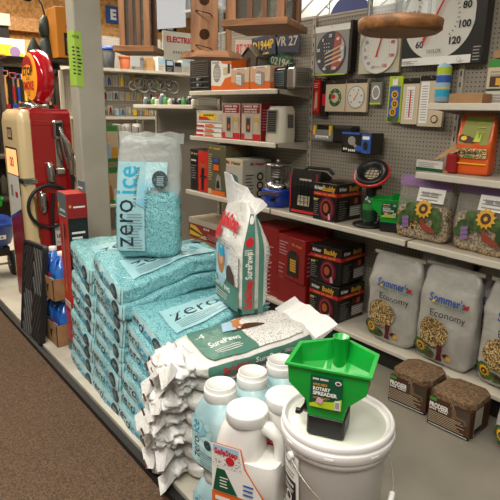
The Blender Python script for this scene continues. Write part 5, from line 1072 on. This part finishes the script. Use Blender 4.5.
for k in range(16):
    y = 1.70 + .072 * k + rr.uniform(-.01, .01); gc = grips[rr.randrange(7)]; hc = rr.choice(['handle_wood', 'handle_wood', 'black_plastic', 'handle_wood', 'print_gold', 'steel']); top = 2.02 + rr.uniform(-.12, .03)
    t = thing('long_handled_tool', f'long-handled tool with {gn[gc]} grip, {places[k]} on the rack behind the pump', 'garden tool', (-7.08 + .04 * (k % 2), y, .0), group='long-handled tools on the rack')
    b = MB(); b.cyl((0, 0, .53), (0, 0, top), .014, hc, seg=8); b.build('shaft', t)
    b = MB(); b.cyl((0, 0, top - .26), (0, 0, top - .1), .019, gc, seg=8); b.tube([(0, 0, top - .02), (0, -.035, top + .0), (0, -.035, top + .05), (0, .035, top + .05), (0, .035, top), (0, 0, top - .02)], .011, gc, 6); b.build('grip', t)
    c = rr.choice(['red_card', 'black_plastic', 'blue_bin', 'steel'])
    b = MB(); b.hull([(x, yy, z) for x in (-.01, .02) for yy, z in ((-.028, 1.45), (.028, 1.45), (.03, 1.62), (-.03, 1.62))], c); b.build('hang_tag', t)
    b = MB(); b.hull([(x, yy, z) for x in (-.01, .015) for yy, z in ((-.032, .53), (.032, .53), (.035, .72), (-.035, .72), (0, .78))], 'steel'); b.build('blade', t)
b = MB(); b.box(-8.3, -7.3, .6, 2.75, 2.16, 2.2, 'beam_wood'); tag(b.build('plank_shelf'), 'pale wooden plank shelf above the tool rack', 'shelf')
for y, hh, c, lb in ((1.0, .16, 'black_card', 'black case on the plank shelf, furthest left'), (1.75, .15, 'black_card', 'black case on the plank shelf above the pruner carton'),): carton('tool_case', lb, 'case', -7.55, y, 2.2 + .22, .62, .4, hh, c, None, R(90))
b = MB(); b.box(-8.0, -7.45, .6, 2.3, 2.2, 2.42, 'beam_wood'); tag(b.build('wood_beam'), 'pale timber beam under the black cases, far left', 'beam')
carton('plain_carton', 'grey carton leaning on the black cases, far left', 'box', -7.5, 1.95, 2.57, .25, .2, .14, 'light_card', None, R(90))
def a_prun(b, F):
    f = F['f']; b.rect(f, 0, .75, 1, 1, 'print_white'); b.lines(f, .2, .7, .82, .9, 1, 'print_pink', .4, .1); b.fpoly(f, [(0, 0), (1, 0), (1, .3), (.6, .75), (0, .75)], 'print_lime'); b.disc(f, .72, .45, .06, .06, 'print_purple'); b.fpoly(f, [(0, .35), (.1, .4), (.75, .1), (.7, .03), (.3, .1)], 'black_plastic'); b.fpoly(f, [(.3, .3), (.6, .1), (.66, .14), (.4, .32)], 'red_bright')
carton('pruner_carton', 'white, green and purple pruner carton hanging above the tool rack', 'box', -6.98, 1.86, 2.10, .42, .08, .26, 'pack_white', a_prun, R(90))
# hanging dark green lantern and cable
t = thing('hanging_lantern', 'dark green hanging double lantern on a curved black cable, above the pump globe', 'lantern', (-5.2, 1.69, 1.93))
b = MB()
for dy, s in ((-.07, .8), (.05, 1)): b.lathe([(.10 * s, 0), (.095 * s, .10 * s), (.075 * s, .2 * s), (.05 * s, .26 * s), (.03 * s, .3 * s), (.012, .33 * s)], 'dark_green', c=(0, dy, .0), seg=18); 
b.lathe([(.05, .28), (.065, .34), (.05, .42), (.02, .46)], 'dark_green', c=(0, .05, 0), seg=16); b.build('shade', t)
b = MB(); b.tube([(0, .05, .46), (0, .03, .55), (0, -.03, .64), (0, -.10, .66), (0, -.13, .8), (0, -.15, 1.7)], .008, 'black_plastic', 6); b.build('cable', t)
b = MB(); b.lathe([(.02, -.02), (.055, -.015), (.06, .0), (.055, .015), (.02, .02)], 'black_plastic', axis=0, c=(0, -.09, .62), seg=20); b.build('cable_reel', t)
def a_orc(b, F): f = F['f']; b.rect(f, .3, .05, .85, .5, 'black_card'); b.rect(f, .4, .08, .6, .4, 'print_grey'); b.text(f, 'AIR', .6, .62, .04, 'print_red', bold=.04, width=.08)
carton('orange_carton', 'orange carton with black window above the pump, beside the column', 'box', -4.95, 1.85, 2.02, .2, .26, .42, 'orange_card', a_orc, R(90)); 
b = MB(); b.box(-5.4, -4.88, 1.3, 2.0, 1.985, 2.0, 'far_dark'); b.box(-5.36, -5.33, 1.34, 1.37, 0, 1.985, 'steel'); b.box(-4.93, -4.9, 1.95, 1.98, 0, 1.985, 'steel'); tag(b.build('display_stand'), 'dark stand carrying the orange carton behind the pump', 'stand')

# ---------------- far shelving on the electrical aisle ----------------
FX = -6.2
t = thing('far_shelving', 'grey pegboard shelving facing the aisle under the electrical sign', 'shelving unit', (FX, 0, 0))
pegmat('pegboard_far', '#a7a196', '#4b463f', 'Y', 'Z')
b = MB(); b.box(-.03, 0, 2.2, 5.2, .1, 2.4, 'pegboard_far'); b.build('back_panel', t)
for z, dd in ((2.03, .30), (1.50, .3), (1.05, .3), (.5, .4)): b = MB(); b.box(0, dd, 2.2, 5.2, z - .03, z, 'shelf_lip'); b.build('shelf', t)
for y in (3.44, 2.2, 4.66): b = MB(); b.box(-.02, .02, y - .02, y + .02, 0, 2.42, 'shelf_beige'); b.build('upright', t)
def pot(y, r, h, m, rim, label):
    t = thing('flower_pot', label, 'pot', (FX + .17, y, 2.031)); b = MB(); b.lathe([(r * .7, 0), (r * .95, h * .85), (r * .88, h * .85), (r * .62, .01), (0, .01)], m, seg=20, cap=False); b.lathe([(r * .7, 0), (0, 0)], m, seg=20, cap=False); b.build('pot', t)
    b = MB(); b.lathe([(r, h * .84), (r * 1.03, h), (r * .93, h), (r * .9, h * .84)], rim, seg=20, cap=False); b.build('rim', t)
pot(2.70, .085, .24, 'pot_dark', 'blue_bin', 'black pot with a blue rim on the far top shelf beside the column')
pot(2.90, .07, .15, 'terracotta', 'terracotta', 'terracotta pot on the far top shelf')
pot(3.06, .08, .15, 'pot_grey', 'pot_grey', 'grey pot on the far top shelf beside the slatted crate')
t = thing('slatted_crate', 'small pale slatted wooden crate on the far top shelf', 'crate', (FX + .16, 3.21, 2.031))
for k in range(5): b = MB(); b.box(.035, .04, -.05, .05, .005 + .03 * k, .027 + .03 * k, 'handle_wood'); b.box(-.04, .035, -.05, -.045, .005 + .03 * k, .027 + .03 * k, 'handle_wood'); b.box(-.04, .035, .045, .05, .005 + .03 * k, .027 + .03 * k, 'handle_wood'); b.build('slat', t)
b = MB(); b.box(-.04, .04, -.05, .05, 0, .005, 'handle_wood'); [b.box(sx * .036 - .003, sx * .036 + .003, sy * .044 - .003, sy * .044 + .003, 0, .15, 'handle_wood') for sx in (-1, 1) for sy in (-1, 1)]; b.build('frame', t)
rr = random.Random(11); cols_ = ['pack_white', 'black_card', 'print_grey', 'light_card', 'print_white', 'black_card', 'print_sky', 'print_beige', 'grey_card']
cn = dict(pack_white='white', black_card='black', print_grey='grey', light_card='pale grey', print_white='white', print_sky='pale blue', print_beige='beige', grey_card='dark grey', print_orange='orange', print_yellow='yellow', print_blue='blue', red_card='red', print_lime='lime', print_green='green')
def stripe_art(c):
    def a(b, F): f = F['f']; b.rect(f, .08, .55, .92, .92, c); b.lines(f, .1, .9, .08, .45, 3, 'print_grey', .35, .3)
    return a
ordn = 'first second third fourth fifth sixth seventh eighth ninth tenth eleventh twelfth'.split()
for k in range(8):
    m = cols_[k % len(cols_)]; a = rr.choice(['print_white', 'black_card', 'print_grey', 'print_sky'])
    carton('stock_carton', f'small {cn[m]} carton, {ordn[k]} after the slatted crate on the far top shelf', 'box', FX + .27, 3.33 + .112 * k, 2.03, .10, .12, rr.uniform(.11, .17), m, stripe_art(a), R(90), 'small cartons on the far top shelf')
prod = ['black_card', 'print_yellow', 'print_orange', 'print_blue', 'pack_white', 'red_card', 'print_grey', 'print_lime', 'light_card', 'black_card', 'print_sky', 'print_gold']
cn['print_gold'] = 'gold'
rown = ['upper', 'second', 'third', 'lower']
for r_, (z, h) in enumerate(((1.82, .16), (1.66, .12), (1.54, .12))):
    for k in range(12):
        y = 2.52 + .078 * k; m = prod[(k * 5 + r_ * 7) % 12]; hh = h * rr.uniform(.75, 1.1); zz = z + .02
        if z < 1.56: zz = 1.502; 
        t = thing('hanging_package', f'carded {cn[m]} package, {ordn[k]} from the column in the {rown[r_]} row of the far pegboard', 'package', (FX + .012 + .02, y, zz), R(90), 'carded tools hung on the far pegboard')
        b = MB(); b.box(-.032, .032, -.002, .002, 0, hh, 'pack_white'); b.build('card', t)
        b = MB(); a = rr.choice([0, 1, 2])
        if a == 0: b.tube([(-.012, -.012, hh * .1), (-.008, -.014, hh * .55), (0, -.012, hh * .85)], .007, m, 6); b.tube([(.014, -.012, hh * .1), (.008, -.014, hh * .55), (0, -.012, hh * .85)], .007, m, 6)
        elif a == 1: b.lathe([(.008, hh * .08), (.02, hh * .12), (.02, hh * .6), (.01, hh * .72), (.008, hh * .85)], m, c=(0, -.012, 0), seg=10)
        else: b.box(-.024, .024, -.03, -.003, hh * .1, hh * .75, m, ch=.004)
        b.build('product', t)
for k in range(9):
    a = .05 + .012 * (k % 3); t = thing('pipe_ring', f'shiny flexible duct coil, {ordn[k]} from the left in the cluster under the electrical sign', 'duct coil', (FX + .12 + .02 * (k % 2), 3.02 + .07 * k, 1.86 + .03 * (k % 2)), group='coiled ducts on the far pegboard')
    b = MB(); b.tube([(0, a * cos(2 * pi * j / 16), a * sin(2 * pi * j / 16)) for j in range(16)], .014, 'steel' if k % 2 else 'chrome', 6, True); b.build('coil', t)
    b = MB(); b.cyl((-.13, 0, a - .005), (.02, 0, a - .005), .004, 'wire', seg=6); b.build('hook', t)
# magazines and catalogue rack
t = thing('magazine_rack', 'wire rack of magazines beside the grey column', 'rack', (-4.75, 2.2, 0))
b = MB(); [b.cyl((x, y, 0), (x, y, 1.5), .008, 'wire', seg=6) for x in (-.06, .06) for y in (-.22, .22)]; b.build('frame', t)
for z in (.72, 1.1): b = MB(); b.box(-.08, .08, -.24, .24, z, z + .012, 'wire'); b.build('tray', t)
def a_mag(c1, c2):
    def a(b, F): f = F['f']; b.rect(f, 0, .86, 1, 1, 'print_green'); b.rect(f, 0, 0, 1, .08, 'print_green'); b.rect(f, .0, .1, 1, .84, 'print_beige'); b.disc(f, .35, .6, .02, .03, 'skin_print'); b.fpoly(f, [(.1, .1), (.2, .5), (.5, .5), (.6, .1)], c1); b.fpoly(f, [(.6, .1), (.62, .4), (.95, .4), (.95, .1)], c2)
    return a
for k, (z, y) in enumerate(((1.112, 2.06), (.732, 2.06))): carton('magazine', ('green-topped magazine with people on its cover, upper tray of the wire rack', 'green-topped magazine with people on its cover, lower tray of the wire rack')[k], 'magazine', -4.67, y, z, .17, .03, .33, 'print_green', a_mag(('print_sky', 'hair_print')[k], ('print_gold', 'print_white')[k]), R(90), 'magazines in the wire rack')
for k in range(7):
    for j, z in enumerate((1.112, .732)): carton('catalogue', f'thin white catalogue, {ordn[k]} in the {("upper", "lower")[j]} tray of the wire rack', 'catalogue', -4.67, 2.175 + .034 * k, z, .026, .14, .34 - .012 * (k % 3), 'print_white' if k % 3 else 'pack_white', (lambda b, F: b.rect(F['f'], .8, 0, 1, 1, 'print_maroon')) if k % 2 else None, R(90), 'white catalogues in the wire rack')
# small jars on the low bay shelf top
for k in range(12):
    x = -5.35 + .088 * k; m = rr.choice(['light_card', 'black_plastic', 'black_card', 'grey_print', 'print_green', 'dark_green'])
    t = thing('small_bottle', f'small bottle, {ordn[k]} from the left along the low end shelf', 'bottle', (x, 2.80, 1.6355), group='small bottles on the low end shelf'); b = MB(); hh = rr.uniform(.06, .11); b.lathe([(.03, 0), (.032, hh * .7), (.016, hh * .85)], m, seg=12); b.build('bottle', t); b = MB(); b.lathe([(.017, hh * .85), (.017, hh), (0, hh)], 'black_plastic' if k % 2 else 'print_white', seg=10); b.build('cap', t)
# signs
def sign(name, label, loc, w, h, m, fn, rz=R(90), hang=True, d=.006):
    t = thing(name, label, 'sign', loc, rz); b = MB(); b.box(-w / 2, w / 2, -d / 2, d / 2, 0, h, m); fn(b, Fr((-w / 2, -d / 2 - .001, 0), (1, 0, 0), (0, 0, 1), w, h)); b.build('board', t)
    if hang:
        for s in (-1, 1): q = MB(); q.cyl((s * w * .42, 0, h), (s * w * .42, 0, 3.7 - loc[2]), .002, 'wire', seg=5); q.build('hanging_wire', t)
sign('aisle_sign', 'white ELECTRICAL aisle sign with red letters hanging over the far aisle', (-5.0, 3.06, 2.085), .47, .27, 'sign_white', lambda b, f: (b.text(f, 'ELECTRICAL', .52, .72, .075, 'print_red', bold=.04, width=.40), b.text(f, 'PLUMBING', .5, .28, .04, 'print_grey', width=.24)))
sign('letter_sign', 'blue sign with a white letter E high on the far timber', (-8.388, 3.87, 2.88), .24, .25, 'sign_blue', lambda b, f: b.text(f, 'E', .5, .52, .2, 'print_white', bold=.05), hang=False, d=.02)
sign('black_sign', 'black sign with white lettering high on the plywood wall', (-8.388, 4.84, 2.84), .34, .24, 'print_black', lambda b, f: (b.text(f, 'the', .3, .75, .07, 'print_white'), b.text(f, 'orter', .5, .35, .11, 'print_white', bold=.05, width=.26)), hang=False, d=.02)
t = thing('paper_sheet', 'pale blue-grey paper sheet hanging below the white leaflet board', 'paper', (-2.76, 1.6, 2.03), R(20)); b = MB(); b.box(-.12, .12, -.001, .001, 0, .30, 'paper'); b.build('sheet', t); q = MB(); q.cyl((0, 0, .3), (0, 0, 1.66), .002, 'wire', seg=5); q.build('hanging_wire', t)
t = thing('leaflet_board', 'white leaflet board hanging at the top edge behind the first feeder', 'board', (-2.75, 1.68, 2.10), R(10)); b = MB(); b.box(-.33, .33, -.06, .06, .0, .015, 'sign_white', ch=.002); b.build('board', t)
b = MB(); b.box(-.31, .31, .0, .05, .015, .10, 'paper'); b.build('leaflets', t)
for s in (-1, 1): q = MB(); q.cyl((s * .3, 0, .015), (s * .3, 0, 1.56), .002, 'wire', seg=5); q.build('hanging_wire', t)
t = thing('white_tag', 'white blank card hanging beside the column at the far top shelf', 'card', (-3.3, 1.66, 1.86), R(60)); b = MB(); b.box(-.03, .03, -.001, .001, 0, .2, 'print_white'); b.build('card', t); q = MB(); q.cyl((0, 0, .2), (0, 0, 1.83), .0015, 'wire', seg=5); q.build('hanging_wire', t)

# ---------------- hanging bird feeders ----------------
def chain(t, z0, r=.0025):
    b = MB(); b.cyl((0, 0, z0), (0, 0, 2.75 - t.location.z), r, 'steel', seg=6); b.build('hanger', t)
b = MB(); b.cyl((-2.3, .85, 2.76), (-.7, 1.4, 2.76), .015, 'steel', seg=10); [b.cyl((-2.3 + 1.6 * k, .85 + .55 * k, 2.76), (-2.3 + 1.6 * k, .85 + .55 * k, 3.7), .008, 'steel', seg=8) for k in (0, 1)]; tag(b.build('hanging_rail'), 'steel rail above the island from which the wooden feeders hang', 'rail')
def lantern_feeder(loc, rz, label, w, h, roof, m='cedar', pane='glass_dark', th=.022, qf=.36):
    t = thing('wooden_bird_feeder', label, 'bird feeder', loc, rz, 'cedar bird feeders hanging over the island')
    b = MB(); b.box(-w / 2, w / 2, -w / 2, w / 2, 0, th, 'cedar_flat', ch=.002); b.build('tray', t)
    q = w * qf
    for sx in (-1, 1):
        for sy in (-1, 1): b = MB(); b.box(sx * q - .011, sx * q + .011, sy * q - .011, sy * q + .011, th, th + h, m); b.build('post', t)
    for s in (-1, 1):
        b = MB(); b.box(-q + .011, q - .011, s * q - .0015, s * q + .0015, th, th + h, pane); b.build('pane', t); b = MB(); b.box(s * q - .0015, s * q + .0015, -q + .011, q - .011, th, th + h, pane); b.build('pane', t)
        b = MB(); b.box(s * .3 * q - .008, s * .3 * q + .008, -q - .004, -q + .008, th, th + h, 'cedar_dark'); b.build('mullion', t)
    b = MB(); b.box(-.01, .01, -.01, .01, th, th + h * .95, 'cedar_dark'); b.build('centre_post', t)
    b = MB(); b.hull([(sx * w * .62, sy * w * .62, th + h) for sx in (-1, 1) for sy in (-1, 1)] + [(sx * w * .62, sy * w * .62, th + h + .012) for sx in (-1, 1) for sy in (-1, 1)] + [(0, 0, th + h + roof)], 'cedar_flat'); b.build('roof', t)
    chain(t, th + h + roof - .01)
lantern_feeder((-1.95, 1.0, 1.80), R(47), 'cedar lantern bird feeder with glass panes, leftmost, beside the column', .155, .26, .1, qf=.30)
lantern_feeder((-1.29, 1.075, 1.827), R(30), 'large cedar bird feeder with square tray, hanging before the licence plates', .20, .30, .1, pane='glass_dark', th=.02)
def holes_feeder():
    t = thing('wooden_bird_feeder', 'tall cedar board feeder with round holes and wire perches, second from the column', 'bird feeder', (-1.665, 1.14, 1.775), R(58), 'cedar bird feeders hanging over the island')
    b = MB(); r = .115; b.hull([(r * cos(R(60 * k)) * (1 - .12 * z), r * .75 * sin(R(60 * k)) * (1 - .12 * z), .022 * z) for k in range(6) for z in (0, 1)], 'cedar_flat'); b.build('tray', t)
    # board with real round holes
    w, h, d = .092, .42, .02; x0 = -.028
    bm = bmesh.new(); hz = [.075, .185, .295]
    def ringpts(cz, rr_, n=16): return [(x0 + rr_ * cos(2 * pi * k / n), cz + rr_ * sin(2 * pi * k / n)) for k in range(n)]
    b = MB(); zs = [0.022] + [(hz[i] + hz[i + 1]) / 2 for i in range(2)] + [h]
    for i, cz in enumerate(hz):
        z0, z1 = zs[i], zs[i + 1]; n = 16; inn = ringpts(cz, .018)
        out = []
        for k in range(n):
            a = 2 * pi * k / n; c_, s_ = cos(a), sin(a); sc_ = min((w / 2) / max(abs(c_), 1e-6), ((z1 - cz) if s_ > 0 else (cz - z0)) / max(abs(s_), 1e-6)); out.append((x0 + c_ * sc_, cz + s_ * sc_))
        for yy in (-.05, -.05 + d):
            vs = [Vector((x, yy, z)) for x, z in inn + out]; b.add(vs, [(k, (k + 1) % n, n + (k + 1) % n, n + k) for k in range(n)], 'cedar')
            # corners
            for k in range(n):
                a, c2 = out[k], out[(k + 1) % n]
                if abs(a[0] - c2[0]) > 1e-5 and abs(a[1] - c2[1]) > 1e-5:
                    cx = a[0] if abs(abs(a[0] - x0) - w / 2) < 1e-5 else c2[0]; cz2 = a[1] if abs(abs(a[0] - x0) - w / 2) > 1e-5 else c2[1]
                    b.add([Vector((a[0], yy, a[1])), Vector((c2[0], yy, c2[1])), Vector((cx, yy, cz2))], [(0, 1, 2)], 'cedar')
        b.add([Vector((x, yy, z)) for yy in (-.05, -.05 + d) for x, z in inn], [(k, (k + 1) % n, n + (k + 1) % n, n + k) for k in range(n)], 'cedar_dark')
    for sx in (-1, 1): b.box(x0 + sx * w / 2 - .001, x0 + sx * w / 2 + .001, -.05, -.05 + d, .022, h, 'cedar')
    b.build('board', t)
    for cz in hz: q = MB(); q.tube([(x0 - .03, -.05, cz - .035), (x0 - .02, -.065, cz - .037), (x0, -.075, cz - .043), (x0 + .02, -.068, cz - .047), (x0 + .026, -.05, cz - .05)], .0018, 'black_plastic', 6); q.build('perch', t)
    b = MB(); b.box(x0 - w / 2, x0 + w / 2, .03, .045, .022, h, 'cedar_dark'); b.build('back_board', t)
    b = MB(); b.box(.022, .038, -.045, .04, .022, h, 'glass'); b.build('pane', t); b = MB(); b.box(.05, .068, -.03, .03, .022, h, 'cedar'); b.build('side_board', t)
    b = MB(); b.hull([(x, y, z) for x in (-.1, .1) for y in (-.08, .08) for z in (h, h + .015)] + [(0, 0, h + .06)], 'cedar_flat'); b.build('roof', t); chain(t, h + .05)
holes_feeder()
def disc_feeder():
    t = thing('wooden_bird_feeder', 'round log-slice bird feeder with clear seed tubes, hanging before the thermometers', 'bird feeder', (-.952, 1.262, 1.805), R(58), 'cedar bird feeders hanging over the island'); t.scale = (.86, .86, .9)
    b = MB(); b.lathe([(.115, 0), (.128, .008), (.13, .036), (.126, .04), (0, .04)], 'cedar_flat', seg=40); b.build('base', t)
    for x, y, r in ((-.055, 0, .032), (.02, .01, .038), (.08, -.02, .024)):
        b = MB(); b.lathe([(r, .04), (r, .36)], 'glass', c=(x, y, 0), seg=20, cap=False); b.build('seed_tube', t)
    for x in (-.095, .0, .1): b = MB(); b.cyl((x, .02, .04), (x, .02, .36), .006 if x else .011, 'glass_dark' if x == 0 else 'steel', seg=10); b.build('rod', t)
    b = MB(); b.lathe([(.13, .36), (.13, .385), (.02, .41)], 'cedar_flat', seg=36); b.build('top', t); chain(t, .4)
disc_feeder()
